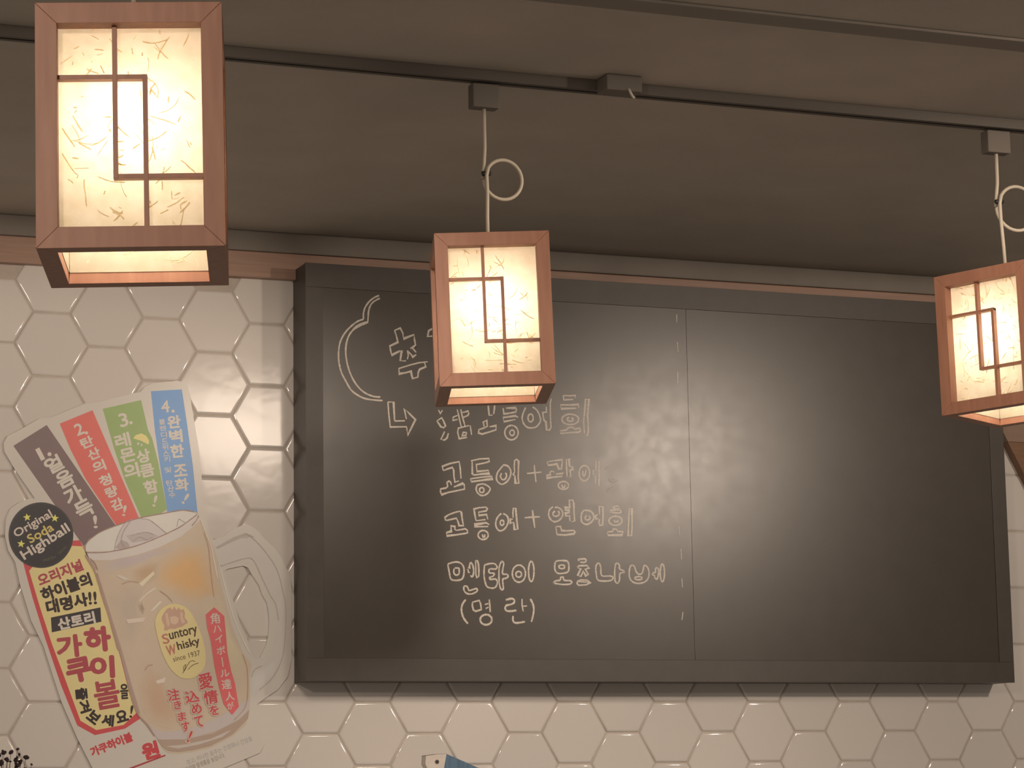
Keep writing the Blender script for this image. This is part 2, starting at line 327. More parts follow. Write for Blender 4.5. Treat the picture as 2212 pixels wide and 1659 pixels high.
STROKES = [[0,47,1,[[1381,26130],[1220,26051],[1067,25917],[955,25737],[918,25575],[920,25437]]],[0,47,1,[[920,25437],[746,25366],[580,25238],[415,25070],[291,24878],[221,24689],[193,24450],[197,24239],[231,24056],[285,23887],[406,23668],[542,23450],[705,23326],[923,23229],[1170,23195],[1459,23186]]],[0,47,1,[[1400,26051],[1247,25967],[1135,25854],[1073,25690],[1056,25529],[1043,25348]]],[0,47,1,[[1043,25348],[883,25280],[717,25192],[566,25065],[469,24900],[413,24699],[398,24486],[424,24250],[477,24041],[558,23833],[679,23628],[843,23450],[1034,23340],[1226,23287],[1391,23283]]],[0,62,1,[[1043,25364],[883,25312],[745,25241],[607,25120]]],[1,47,0,[[1822,25170],[1990,25245],[2066,25102],[2084,24948],[2392,25079],[2405,24932],[2431,24786],[2276,24685]]],[1,47,0,[[1822,25170],[1876,25012],[1916,24841],[1679,24722],[1706,24577],[1732,24472],[1955,24589],[2025,24614],[1981,24324],[2148,24327]]],[1,47,0,[[2192,24622],[2219,24495],[2190,24374]]],[1,47,0,[[2192,24622],[2303,24513],[2344,24448],[2456,24520]]],[1,47,0,[[2276,24685],[2444,24747],[2346,24689],[2451,24581]]],[1,47,0,[[2789,24336],[2537,24297],[2258,24217],[1937,24104],[1949,23955],[2144,23999],[2289,24045],[2337,23840],[2491,23889],[2507,24029],[2549,24111],[2732,24194],[2691,24304]]],[1,47,0,[[3082,25329],[2926,25268],[2827,25217],[2792,25046],[2924,25066],[3164,25132]]],[2,49,0,[[1610,23153],[1776,23159],[1799,22645]]],[2,49,0,[[1610,23153],[1635,22797],[1673,22460],[2157,22487]]],[2,49,0,[[1799,22631],[2103,22651]]],[2,49,0,[[2145,22698],[2084,22987],[2244,22847],[2409,22695],[2296,22479],[2177,22249],[2151,22473]]],[3,47,0,[[3092,22992],[3140,22894],[3210,22991]]],[3,47,0,[[3039,22685],[3182,22778],[3249,22658],[3291,22554],[3234,22499],[3155,22525],[3039,22685]]],[3,47,0,[[3264,22394],[3150,22167],[3249,22154],[3330,22215],[3375,22352]]],[3,47,0,[[3644,23032],[3685,22863],[3720,22700],[3756,22554]]],[3,47,0,[[3750,23037],[3785,22867],[3832,22704],[3868,22576]]],[3,47,0,[[3648,22862],[3523,22810],[3510,22715],[3653,22750]]],[3,47,0,[[3798,22950],[3973,22998],[3985,22922],[3959,22874],[3809,22809]]],[3,47,0,[[3992,22592],[3843,22551],[3668,22504],[3648,22391],[3689,22211],[3925,22255]]],[3,47,0,[[4024,22594],[4041,22476],[4063,22330]]],[3,47,0,[[3927,22396],[3816,22392],[3777,22290],[3889,22312],[3921,22395]]],[3,47,0,[[4390,23305],[4780,23369],[4757,23113],[4729,22940]]],[3,47,0,[[4565,23253],[4575,23106],[4597,22899],[4691,22915]]],[3,47,0,[[4448,22557],[4412,22703],[4519,22760],[4536,22590],[4428,22538],[4278,22485],[4270,22391],[4376,22365],[4590,22432],[4791,22499],[4799,22618],[4598,22580]]],[3,47,0,[[5015,23124],[5037,22958],[5227,22990],[5392,23026],[5425,23099],[5394,23145],[5103,23127]]],[3,47,0,[[5465,22875],[5390,22919],[5011,22857],[5034,22739],[5388,22818]]],[3,47,1,[[5458,22447],[5449,22389],[5424,22336],[5385,22290],[5336,22257],[5281,22239],[5224,22237],[5169,22251],[5121,22281],[5084,22323],[5061,22375],[5054,22432],[5063,22490],[5088,22543],[5126,22589],[5175,22622],[5230,22640],[5288,22642],[5343,22628],[5391,22599],[5428,22556],[5451,22504],[5458,22447]]],[3,47,1,[[5344,22437],[5334,22398],[5308,22369],[5273,22357],[5239,22366],[5214,22394],[5205,22432],[5215,22471],[5241,22500],[5276,22511],[5310,22502],[5335,22475],[5344,22437]]],[3,47,1,[[5706,23170],[5647,23072],[5594,22927],[5591,22808],[5640,22691],[5715,22623],[5828,22592],[5994,22622],[6097,22721],[6144,22830],[6115,22960],[6066,23065],[5991,23146],[5903,23190]]],[3,47,1,[[5921,22881],[5913,22832],[5890,22793],[5858,22770],[5823,22769],[5792,22789],[5771,22827],[5764,22874],[5772,22923],[5795,22962],[5827,22985],[5862,22986],[5893,22966],[5914,22928],[5921,22881]]],[3,47,1,[[7308,22893],[7296,22851],[7265,22811],[7217,22777],[7154,22751],[7084,22737],[7011,22734],[6941,22743],[6880,22764],[6833,22794],[6803,22832],[6794,22873],[6805,22916],[6836,22956],[6885,22990],[6946,23015],[7017,23030],[7090,23033],[7160,23024],[7221,23003],[7269,22973],[7298,22935],[7308,22893]]],[3,47,1,[[7022,22948],[6951,22897],[6994,22839],[7110,22838],[7137,22911],[7073,22914]]],[3,47,0,[[6324,23219],[6327,23064],[6212,23047],[6229,22917],[6252,22822],[6303,22788],[6323,22551],[6413,22554],[6459,22639],[6445,22901],[6447,23320],[6481,23453]]],[3,47,0,[[6849,23558],[6865,23433],[6943,23442],[7162,23463]]],[3,47,0,[[6849,23558],[7035,23558],[7235,23575],[7220,23496]]],[3,47,0,[[7324,23218],[7313,23320],[7042,23296],[6766,23285],[6777,23178],[7246,23209]]],[3,47,0,[[6732,22542],[6925,22574],[6990,22648],[7119,22659],[7182,22613],[7337,22643],[7361,22566],[7296,22528],[6987,22498],[6743,22471],[6732,22542]]],[3,47,0,[[7475,22487],[7463,22822],[7488,23063],[7519,23304],[7530,23479],[7640,23484],[7608,23248],[7588,23007],[7598,22767],[7600,22587],[7578,22454],[7520,22440]]],[4,47,0,[[3215,21301],[3179,21416],[3409,21506],[3682,21567],[3710,21387],[3731,21095]]],[4,47,0,[[3215,21301],[3345,21357],[3482,21397],[3518,21322],[3522,21147],[3550,20990],[3668,21029]]],[4,47,0,[[3444,20905],[3421,20992],[3372,21014],[3316,20977],[3333,20861],[3277,20819],[3122,20785],[3122,20715],[3151,20629],[3349,20699],[3597,20752],[3832,20806],[3822,20934],[3785,20962],[3512,20855]]],[4,47,0,[[4030,21602],[4292,21664],[4573,21685],[4578,21603],[4453,21558],[4190,21502],[4206,21309],[4549,21349],[4585,21262],[4348,21243],[4111,21206],[4068,21234],[4067,21586]]],[4,47,0,[[4010,21098],[4347,21155],[4647,21188],[4677,21118],[4345,21067],[4034,21017],[4010,21098]]],[4,47,0,[[5333,21333],[5323,21498],[5338,21652],[5396,21689],[5458,21644],[5447,21384],[5437,21195],[5453,21019],[5352,21010],[5337,21215],[5288,21261],[5333,21333]]],[4,47,1,[[4381,20969],[4493,20931],[4592,20846],[4540,20733],[4426,20654],[4314,20645],[4216,20712],[4174,20816],[4206,20922],[4294,20954],[4381,20969]]],[4,47,1,[[4410,20794],[4400,20758],[4375,20732],[4340,20721],[4306,20730],[4282,20755],[4273,20790],[4283,20825],[4308,20852],[4342,20862],[4377,20854],[4401,20829],[4410,20794]]],[4,47,1,[[4990,21505],[4901,21402],[4824,21305],[4784,21175],[4807,21058],[4931,20973],[5070,21030],[5173,21151],[5219,21294],[5202,21400],[5128,21492],[5028,21518],[4990,21505]]],[4,47,1,[[4943,21285],[4904,21202],[4940,21121],[5009,21105],[5072,21160],[5086,21255],[5049,21295]]],[4,49,0,[[5703,21298],[5909,21325],[6145,21354]]],[4,49,0,[[5928,21546],[5946,21305],[5972,21065]]],[4,45,0,[[6311,21644],[6525,21687],[6779,21724],[6768,21574],[6751,21459],[6674,21449],[6615,21597],[6355,21553],[6311,21644]]],[4,45,0,[[6534,21359],[6459,21400],[6397,21348],[6418,21292],[6303,21260],[6294,21188],[6516,21224],[6762,21253],[6825,21340],[6579,21311]]],[4,45,0,[[6922,21236],[6912,21478],[6910,21735],[6987,21759],[6998,21553],[7089,21520],[7104,21470],[7011,21424],[7038,21254],[6976,21245]]],[4,43,1,[[6960,21002],[6950,20964],[6922,20930],[6879,20904],[6828,20889],[6773,20887],[6722,20899],[6680,20923],[6653,20955],[6645,20993],[6655,21031],[6683,21065],[6725,21091],[6777,21106],[6832,21108],[6883,21096],[6925,21073],[6952,21040],[6960,21002]]],[4,43,1,[[6757,21018],[6771,20947],[6832,20949],[6849,21020]]],[4,43,1,[[7615,21369],[7607,21308],[7587,21251],[7555,21203],[7516,21169],[7471,21150],[7425,21148],[7381,21164],[7343,21197],[7314,21242],[7296,21298],[7291,21359],[7299,21421],[7319,21477],[7350,21525],[7390,21560],[7434,21579],[7481,21580],[7524,21564],[7563,21532],[7592,21486],[7610,21430],[7615,21369]]],[4,43,1,[[7403,21437],[7408,21308],[7462,21303],[7504,21455]]],[4,40,0,[[7820,21737],[7798,21450]]],[4,40,0,[[7729,21476],[7725,21333]]],[4,40,0,[[7787,21306],[7789,21077]]],[4,40,0,[[7905,21718],[7904,21367],[7889,21023]]],[9,25,1,[[8124,21474],[8110,21531],[8204,21570]]],[9,25,1,[[8196,21226],[8256,21141],[8364,21130],[8475,21213]]],[9,25,1,[[8281,21221],[8327,21194],[8374,21217]]],[9,25,1,[[8171,20845],[8150,20916],[8236,20969],[8346,21015]]],[5,47,0,[[3679,20183],[3556,20155],[3352,20079],[3243,20006],[3255,19930],[3309,19925],[3581,19989],[3627,19888],[3653,19786],[3775,19783]]],[5,47,0,[[3692,20190],[3726,20159],[3751,19968],[3789,19764]]],[5,47,0,[[3563,19650],[3530,19681],[3537,19758],[3416,19768],[3421,19691],[3427,19621],[3285,19580],[3290,19491],[3575,19529],[3840,19573],[3902,19594],[3896,19664],[3842,19701],[3570,19650]]],[5,47,0,[[4159,19933],[4127,20092],[4102,20259],[4266,20301],[4458,20319],[4499,20282],[4470,20217],[4237,20172],[4243,20083],[4476,20114],[4508,19980]]],[5,47,0,[[4159,19933],[4439,19972]]],[5,47,0,[[4519,19781],[4108,19765],[4109,19823],[4465,19883],[4547,19833]]],[5,47,0,[[5265,20044],[5261,20186],[5276,20309],[5346,20311],[5363,20098],[5398,19725],[5301,19710],[5277,19916],[5179,19881],[5182,20010],[5257,19999]]],[5,47,1,[[4515,19544],[4505,19501],[4478,19463],[4438,19434],[4389,19418],[4336,19416],[4288,19430],[4248,19457],[4223,19494],[4214,19537],[4224,19580],[4251,19619],[4291,19648],[4340,19664],[4392,19665],[4441,19651],[4481,19624],[4506,19587],[4515,19544]]],[5,47,1,[[4344,19559],[4357,19489],[4405,19490],[4413,19561]]],[5,47,1,[[4916,20158],[4811,20059],[4754,19941],[4745,19813],[4792,19711],[4873,19668],[4984,19709],[5068,19808],[5118,19938],[5100,20066],[5018,20135],[4964,20146]]],[5,47,1,[[4987,19896],[4979,19859],[4958,19833],[4931,19822],[4903,19831],[4884,19857],[4877,19893],[4885,19929],[4905,19956],[4933,19966],[4960,19957],[4980,19932],[4987,19896]]],[5,56,0,[[5611,20053],[5847,20078],[6070,20091]]],[5,56,0,[[5850,20273],[5874,20047],[5911,19776]]],[5,47,1,[[6482,20387],[6375,20306],[6338,20175],[6370,20059],[6460,19977],[6557,19967],[6670,20021],[6749,20121],[6765,20225],[6718,20315],[6607,20371],[6523,20362]]],[5,47,1,[[6535,20265],[6471,20211],[6484,20134],[6560,20116],[6645,20157],[6660,20223],[6619,20267]]],[5,47,1,[[7407,20307],[7341,20214],[7324,20083],[7343,19980],[7440,19917],[7525,19919],[7640,19987],[7713,20093],[7694,20210],[7618,20287],[7520,20310],[7407,20307]]],[5,47,1,[[7488,20166],[7444,20099],[7471,20041],[7556,20044],[7600,20103],[7559,20161]]],[5,47,1,[[8582,20043],[8573,20007],[8548,19973],[8509,19944],[8460,19923],[8404,19912],[8346,19910],[8291,19919],[8243,19938],[8205,19964],[8182,19997],[8175,20033],[8184,20069],[8209,20103],[8247,20132],[8296,20153],[8352,20164],[8410,20166],[8466,20157],[8514,20138],[8551,20112],[8575,20079],[8582,20043]]],[5,47,1,[[8336,20057],[8363,20005],[8420,20006],[8464,20053]]],[5,47,0,[[6978,19984],[6974,20140],[6848,20136],[6842,20208],[6969,20237],[6963,20302],[6844,20299],[6831,20370],[6979,20381],[6976,20589],[7082,20585],[7115,20495],[7109,20208],[7133,20000],[7034,19979]]],[5,47,0,[[7095,20573],[7105,20338],[7119,20000]]],[5,47,0,[[6547,19830],[6694,19834],[6720,19718],[6888,19715],[7085,19733],[7133,19688],[7097,19636],[6829,19597],[6578,19604],[6547,19830]]],[5,47,0,[[7892,20202],[7883,20437],[7997,20427],[7998,20166],[7977,19904],[7892,19895],[7865,19966],[7889,20072]]],[5,47,0,[[7828,20207],[7763,20147],[7776,20075],[7854,20090]]],[5,47,0,[[8115,19711],[8286,19735],[8301,19801],[8401,19796],[8442,19739],[8606,19729],[8575,19637],[8141,19620],[8115,19711]]],[5,47,0,[[8815,20397],[8894,20399],[8894,20123],[8887,19860],[8867,19624],[8760,19615],[8773,19858],[8794,20147],[8815,20397]]],[5,38,1,[[8287,20409],[8402,20451],[8509,20448]]],[5,38,1,[[8315,20384],[8515,20389]]],[5,38,1,[[8199,20295],[8257,20330],[8528,20343],[8540,20271],[8341,20266],[8199,20295]]],[6,47,1,[[3308,18711],[3431,18756],[3586,18777],[3714,18731],[3778,18623],[3782,18477],[3748,18343],[3657,18281],[3463,18272],[3386,18325],[3350,18494],[3308,18711]]],[6,47,1,[[3493,18594],[3485,18472],[3555,18413],[3633,18451],[3641,18560],[3622,18608],[3506,18606]]],[6,47,1,[[3954,18723],[3993,18767],[4050,18677],[4068,18519],[4033,18379],[3969,18414]]],[6,47,1,[[3771,18113],[3776,18004],[3845,17921],[3975,17898],[4118,17949],[4171,18010],[4132,18052],[3937,17995],[3905,18031],[3867,18109],[3771,18113]]],[6,47,1,[[4389,18707],[4559,18753],[4702,18744],[4766,18653],[4713,18603],[4557,18601],[4510,18533],[4555,18491],[4672,18481],[4645,18407],[4540,18369],[4565,18315],[4709,18323],[4766,18251],[4732,18129],[4640,18072],[4471,18100],[4408,18221],[4372,18427],[4389,18707]]],[6,47,1,[[4907,18833],[4964,18767],[4936,18620],[4927,18473],[5051,18463],[5089,18403],[5023,18353],[4931,18327],[4929,18205],[4940,18059],[4874,18045],[4824,18191],[4815,18435],[4832,18679],[4907,18833]]],[6,47,1,[[5610,18491],[5601,18424],[5576,18361],[5539,18309],[5491,18272],[5436,18252],[5380,18251],[5327,18269],[5280,18305],[5244,18356],[5222,18417],[5215,18484],[5224,18552],[5249,18614],[5286,18666],[5334,18703],[5388,18723],[5445,18725],[5498,18706],[5545,18670],[5581,18620],[5603,18558],[5610,18491]]],[6,47,1,[[5491,18471],[5482,18436],[5458,18408],[5423,18392],[5385,18391],[5351,18406],[5328,18433],[5320,18468],[5329,18502],[5353,18530],[5388,18546],[5426,18547],[5460,18532],[5483,18505],[5491,18471]]],[6,47,1,[[5864,18557],[5860,18477],[5849,18404],[5832,18343],[5812,18299],[5789,18277],[5766,18276],[5744,18298],[5725,18341],[5711,18402],[5703,18475],[5701,18554],[5705,18633],[5716,18707],[5733,18768],[5753,18812],[5776,18835],[5799,18835],[5821,18813],[5840,18770],[5854,18709],[5863,18636],[5864,18557]]],[6,47,0,[[3901,18631],[3946,18608],[3954,18723]]],[6,47,0,[[3894,18589],[3918,18492],[3957,18493]]],[6,47,0,[[4124,18824],[4182,18819],[4214,18728],[4224,18546],[4215,18388],[4163,18350],[4131,18447],[4134,18630],[4124,18824]]],[6,47,1,[[6514,18837],[6600,18871],[6823,18875],[6900,18837],[6923,18710],[6903,18583],[6816,18534],[6593,18514],[6501,18607],[6495,18734],[6514,18837]]],[6,47,1,[[6797,18703],[6788,18680],[6763,18662],[6727,18651],[6687,18650],[6652,18660],[6627,18677],[6619,18700],[6628,18723],[6653,18741],[6689,18752],[6729,18753],[6765,18743],[6789,18726],[6797,18703]]],[6,47,1,[[6434,18243],[6521,18307],[6649,18325],[6668,18405],[6745,18406],[6769,18327],[6966,18315],[6999,18268],[6930,18219],[6707,18208],[6434,18243]]],[6,47,1,[[7236,18875],[7220,18922],[7427,18934],[7451,18879],[7390,18838],[7270,18844]]],[6,47,1,[[7857,18823],[7897,18696],[7918,18474],[8178,18470],[8273,18424],[8193,18343],[7967,18323],[7811,18344],[7761,18439],[7741,18693],[7787,18806],[7857,18823]]],[6,47,1,[[8413,18842],[8473,18771],[8470,18675],[8583,18629],[8608,18581],[8476,18539],[8463,18355],[8391,18266],[8323,18353],[8320,18592],[8351,18800],[8413,18842]]],[6,47,1,[[8867,18802],[8935,18747],[8984,18604],[9070,18533],[9158,18559],[9205,18672],[9235,18785],[9322,18754],[9380,18627],[9367,18466],[9275,18337],[9099,18278],[8924,18291],[8803,18377],[8764,18536],[8795,18729],[8867,18802]]],[6,47,1,[[9164,18423],[9152,18403],[9120,18387],[9074,18378],[9023,18377],[8978,18385],[8947,18400],[8936,18419],[8947,18439],[8979,18455],[9025,18464],[9076,18465],[9122,18457],[9153,18442],[9164,18423]]],[6,47,1,[[9629,18728],[9681,18681],[9667,18504],[9620,18406],[9560,18438],[9552,18502],[9483,18541],[9546,18590],[9582,18615],[9593,18711],[9629,18728]]],[6,47,1,[[9865,18587],[9861,18517],[9851,18452],[9837,18399],[9820,18360],[9801,18340],[9782,18339],[9764,18359],[9749,18397],[9738,18451],[9732,18515],[9731,18585],[9736,18655],[9745,18720],[9759,18774],[9776,18813],[9795,18833],[9814,18833],[9832,18814],[9847,18776],[9858,18722],[9865,18658],[9865,18587]]],[6,47,0,[[7163,18683],[7233,18740],[7475,18752],[7542,18682],[7421,18648],[7512,18498],[7434,18457],[7359,18583],[7278,18439],[7184,18469],[7283,18661],[7163,18683]]],[6,47,0,[[7163,18302],[7276,18344],[7483,18339],[7568,18277],[7445,18211],[7204,18192],[7162,18239],[7163,18302]]],[6,47,0,[[7172,18294],[7344,18289],[7551,18285]]],[7,56,1,[[3825,17744],[3729,17623],[3692,17469],[3731,17284],[3805,17165],[3880,17084]]],[7,56,1,[[5738,17793],[5807,17672],[5840,17529],[5819,17352],[5762,17153]]],[7,56,1,[[4586,17201],[4578,17161],[4557,17124],[4525,17094],[4484,17072],[4437,17060],[4388,17060],[4341,17070],[4300,17092],[4269,17121],[4249,17157],[4243,17197],[4250,17236],[4271,17273],[4304,17303],[4345,17325],[4392,17337],[4441,17338],[4487,17327],[4528,17306],[4560,17276],[4580,17240],[4586,17201]]],[7,56,1,[[5007,17750],[5179,17791],[5261,17753],[5248,17676],[5164,17631],[5022,17596],[4985,17518],[5031,17453],[5149,17443],[5322,17467]]],[7,56,1,[[5218,17312],[5210,17202],[5251,17131],[5357,17121],[5571,17156]]],[7,49,0,[[4022,17676],[4223,17728],[4262,17619],[4278,17476],[4113,17425],[4043,17463],[4015,17583],[4022,17676]]],[7,49,0,[[4379,17615],[4492,17644]]],[7,49,0,[[4407,17505],[4490,17545]]],[7,49,0,[[4517,17759],[4532,17578],[4541,17408]]],[7,49,0,[[5493,17789],[5490,17613],[5523,17442]]],[7,49,0,[[5508,17585],[5639,17593]]],[8,29,0,[[10463,26094],[10459,25864]]],[8,29,0,[[10458,25280],[10475,24994]]],[8,29,0,[[10446,24405],[10437,24090]]],[8,29,0,[[10409,23347],[10405,23076]]],[8,29,0,[[10412,20728],[10392,20463]]],[8,29,0,[[10358,19934],[10370,19676]]],[8,29,0,[[10404,19276],[10411,18982]]],[8,29,0,[[10408,18438],[10413,18187]]],[8,29,0,[[10411,17477],[10374,17255]]],[9,25,0,[[3547,16032],[3732,16082],[3915,16083]]],[9,25,0,[[3562,16010],[3854,16051]]],[9,25,0,[[3931,16083],[4207,16076]]]]
def smooth_line(p, it=3):
    n = len(p); out = []
    for i in range(n - 1):
        a = p[max(i - 1, 0)]; b = p[i]; c = p[i + 1]; d = p[min(i + 2, n - 1)]
        for k in range(it):
            t = k / it
            out.append(tuple(.5 * ((2 * b[j]) + (-a[j] + c[j]) * t + (2 * a[j] - 5 * b[j] + 4 * c[j] - d[j]) * t * t + (-a[j] + 3 * b[j] - 3 * c[j] + d[j]) * t ** 3) for j in (0, 1)))
    out.append(p[-1])
    return out
def ribbon(verts, faces, pts, w, y, jit=.18, taper=True):
    n = len(pts); base = len(verts)
    for i in range(n):
        a = pts[max(i - 1, 0)]; b = pts[min(i + 1, n - 1)]
        dx, dz = b[0] - a[0], b[1] - a[1]; L = math.hypot(dx, dz) or 1e-9
        nx, nz = -dz / L, dx / L
        k = 1.0
        if 0 < i < n - 1:
            ux, uz = pts[i][0] - pts[i - 1][0], pts[i][1] - pts[i - 1][1]; l2 = math.hypot(ux, uz) or 1e-9
            k = min(1.6, 1 / max(.4, abs((dx * ux + dz * uz) / (L * l2))))
        h = w / 2 * k * (1 + random.uniform(-jit, jit)) * (.75 if taper and i in (0, n - 1) else 1)
        x, z = pts[i]
        verts.append((x + nx * h, y, z + nz * h)); verts.append((x - nx * h, y, z - nz * h))
    for i in range(n - 1):
        q = base + 2 * i
        faces.append((q, q + 1, q + 3, q + 2))
groups = {}
for g, w, sm, pl in STROKES: groups.setdefault(g, []).append((w / 1e4, sm, [(a / 1e4, b / 1e4) for a, b in pl]))
def clusters(items, gap):
    """strokes whose boxes touch belong to one written letter"""
    bx = [[min(a for a, b in p), max(a for a, b in p), min(b for a, b in p), max(b for a, b in p)] for w, sm, p in items]
    par = list(range(len(items)))
    def root(i):
        while par[i] != i: i = par[i]
        return i
    for i in range(len(items)):
        for k in range(i):
            A, B = bx[i], bx[k]
            if A[0] - gap < B[1] and B[0] - gap < A[1] and A[2] - gap < B[3] and B[2] - gap < A[3]: par[root(i)] = root(k)
    out = {}
    for i in range(len(items)): out.setdefault(root(i), []).append(items[i])
    return list(out.values())
for g in sorted(groups):
    nm = {0: 'chalk_cloud', 2: 'chalk_arrow', 8: 'chalk_dash', 9: 'chalk_smudge'}.get(g, 'chalk_letter')
    for cl in ([groups[g]] if g in (0, 2) else clusters(groups[g], .0012 if g != 8 else 0)):
        v, f = [], []
        for j, (w, sm, p) in enumerate(cl):
            if sm and len(p) > 2: p = smooth_line(p)
            ribbon(v, f, p, w, BY + .0016 - .00004 * (j % 5))
        obj(nm, mesh(nm, v, f), M['faint'] if g == 9 else M['chalk'], bb)

# ------------------------------------------------------------------ promotional cut-out sign
SY = -.0065
sg = thing('promotional_sign', 'white cut-out highball sign shaped like a beer mug with four coloured stripes', 'sign', (0, 0, 0))
OUT = [(a / 1e4, b / 1e4) for a, b in [[-8638,21980],[-8347,22139],[-7772,22496],[-7488,22520],[-6570,22945],[-6307,22968],[-5261,23277],[-5070,23311],[-4956,23455],[-4740,23566],[-4048,23673],[-3776,23609],[-3698,23332],[-3592,22700],[-3434,21816],[-3341,20883],[-3209,19865],[-3144,19552],[-3028,19354],[-2783,19435],[-2459,19669],[-2095,19817],[-1769,19635],[-1586,19399],[-1298,19164],[-1089,18877],[-932,18564],[-853,18337],[-828,18022],[-833,16135],[-939,15671],[-1226,15321],[-1616,15072],[-1797,14936],[-1784,14453],[-1668,14007],[-1617,13834],[-1720,13637],[-2733,13240],[-4161,12659],[-5650,12053],[-6276,13274],[-6689,14059],[-7116,15000],[-7369,15736],[-7610,16461],[-7935,17100],[-8253,18079],[-8383,18649],[-8569,18938],[-8660,19326],[-8642,19754],[-8525,20051],[-8295,20229],[-8076,20321],[-7892,20351],[-8417,21087],[-8706,21558],[-8733,21779]]]
HOLE = [(a / 1e4, b / 1e4) for a, b in [[-2704,18519],[-2639,18571],[-2199,18667],[-2056,18619],[-1965,18457],[-1731,18121],[-1666,17908],[-1523,17671],[-1484,17458],[-1458,17182],[-1484,16794],[-1550,16518],[-1732,16180],[-1861,16141],[-1965,16278],[-2056,16626],[-2276,17099],[-2457,17684],[-2638,18169]]]
cu = bpy.data.curves.new('sign_outline', 'CURVE'); cu.dimensions = '2D'; cu.fill_mode = 'BOTH'; cu.extrude = .0022
for ps in (OUT, HOLE):
    sp = cu.splines.new('POLY'); sp.points.add(len(ps) - 1); sp.use_cyclic_u = True
    for q, (a, b) in zip(sp.points, ps): q.co = (a, b, 0, 1)
tmp = bpy.data.objects.new('tmp', cu); C.objects.link(tmp)
bpy.context.view_layer.update()
sm_ = bpy.data.meshes.new_from_object(tmp.evaluated_get(bpy.context.evaluated_depsgraph_get()))
bpy.data.objects.remove(tmp); bpy.data.curves.remove(cu)
for vv in sm_.vertices: vv.co = Vector((vv.co.x, SY + .0022 - vv.co.z, vv.co.y))
bmx = bmesh.new(); bmx.from_mesh(sm_); bmesh.ops.recalc_face_normals(bmx, faces=bmx.faces); bmx.to_mesh(sm_); bmx.free()
sm_.name = 'sign_board'; sm_.materials.clear()
sign_board = obj('sign_board', sm_, M['sign'], sg)
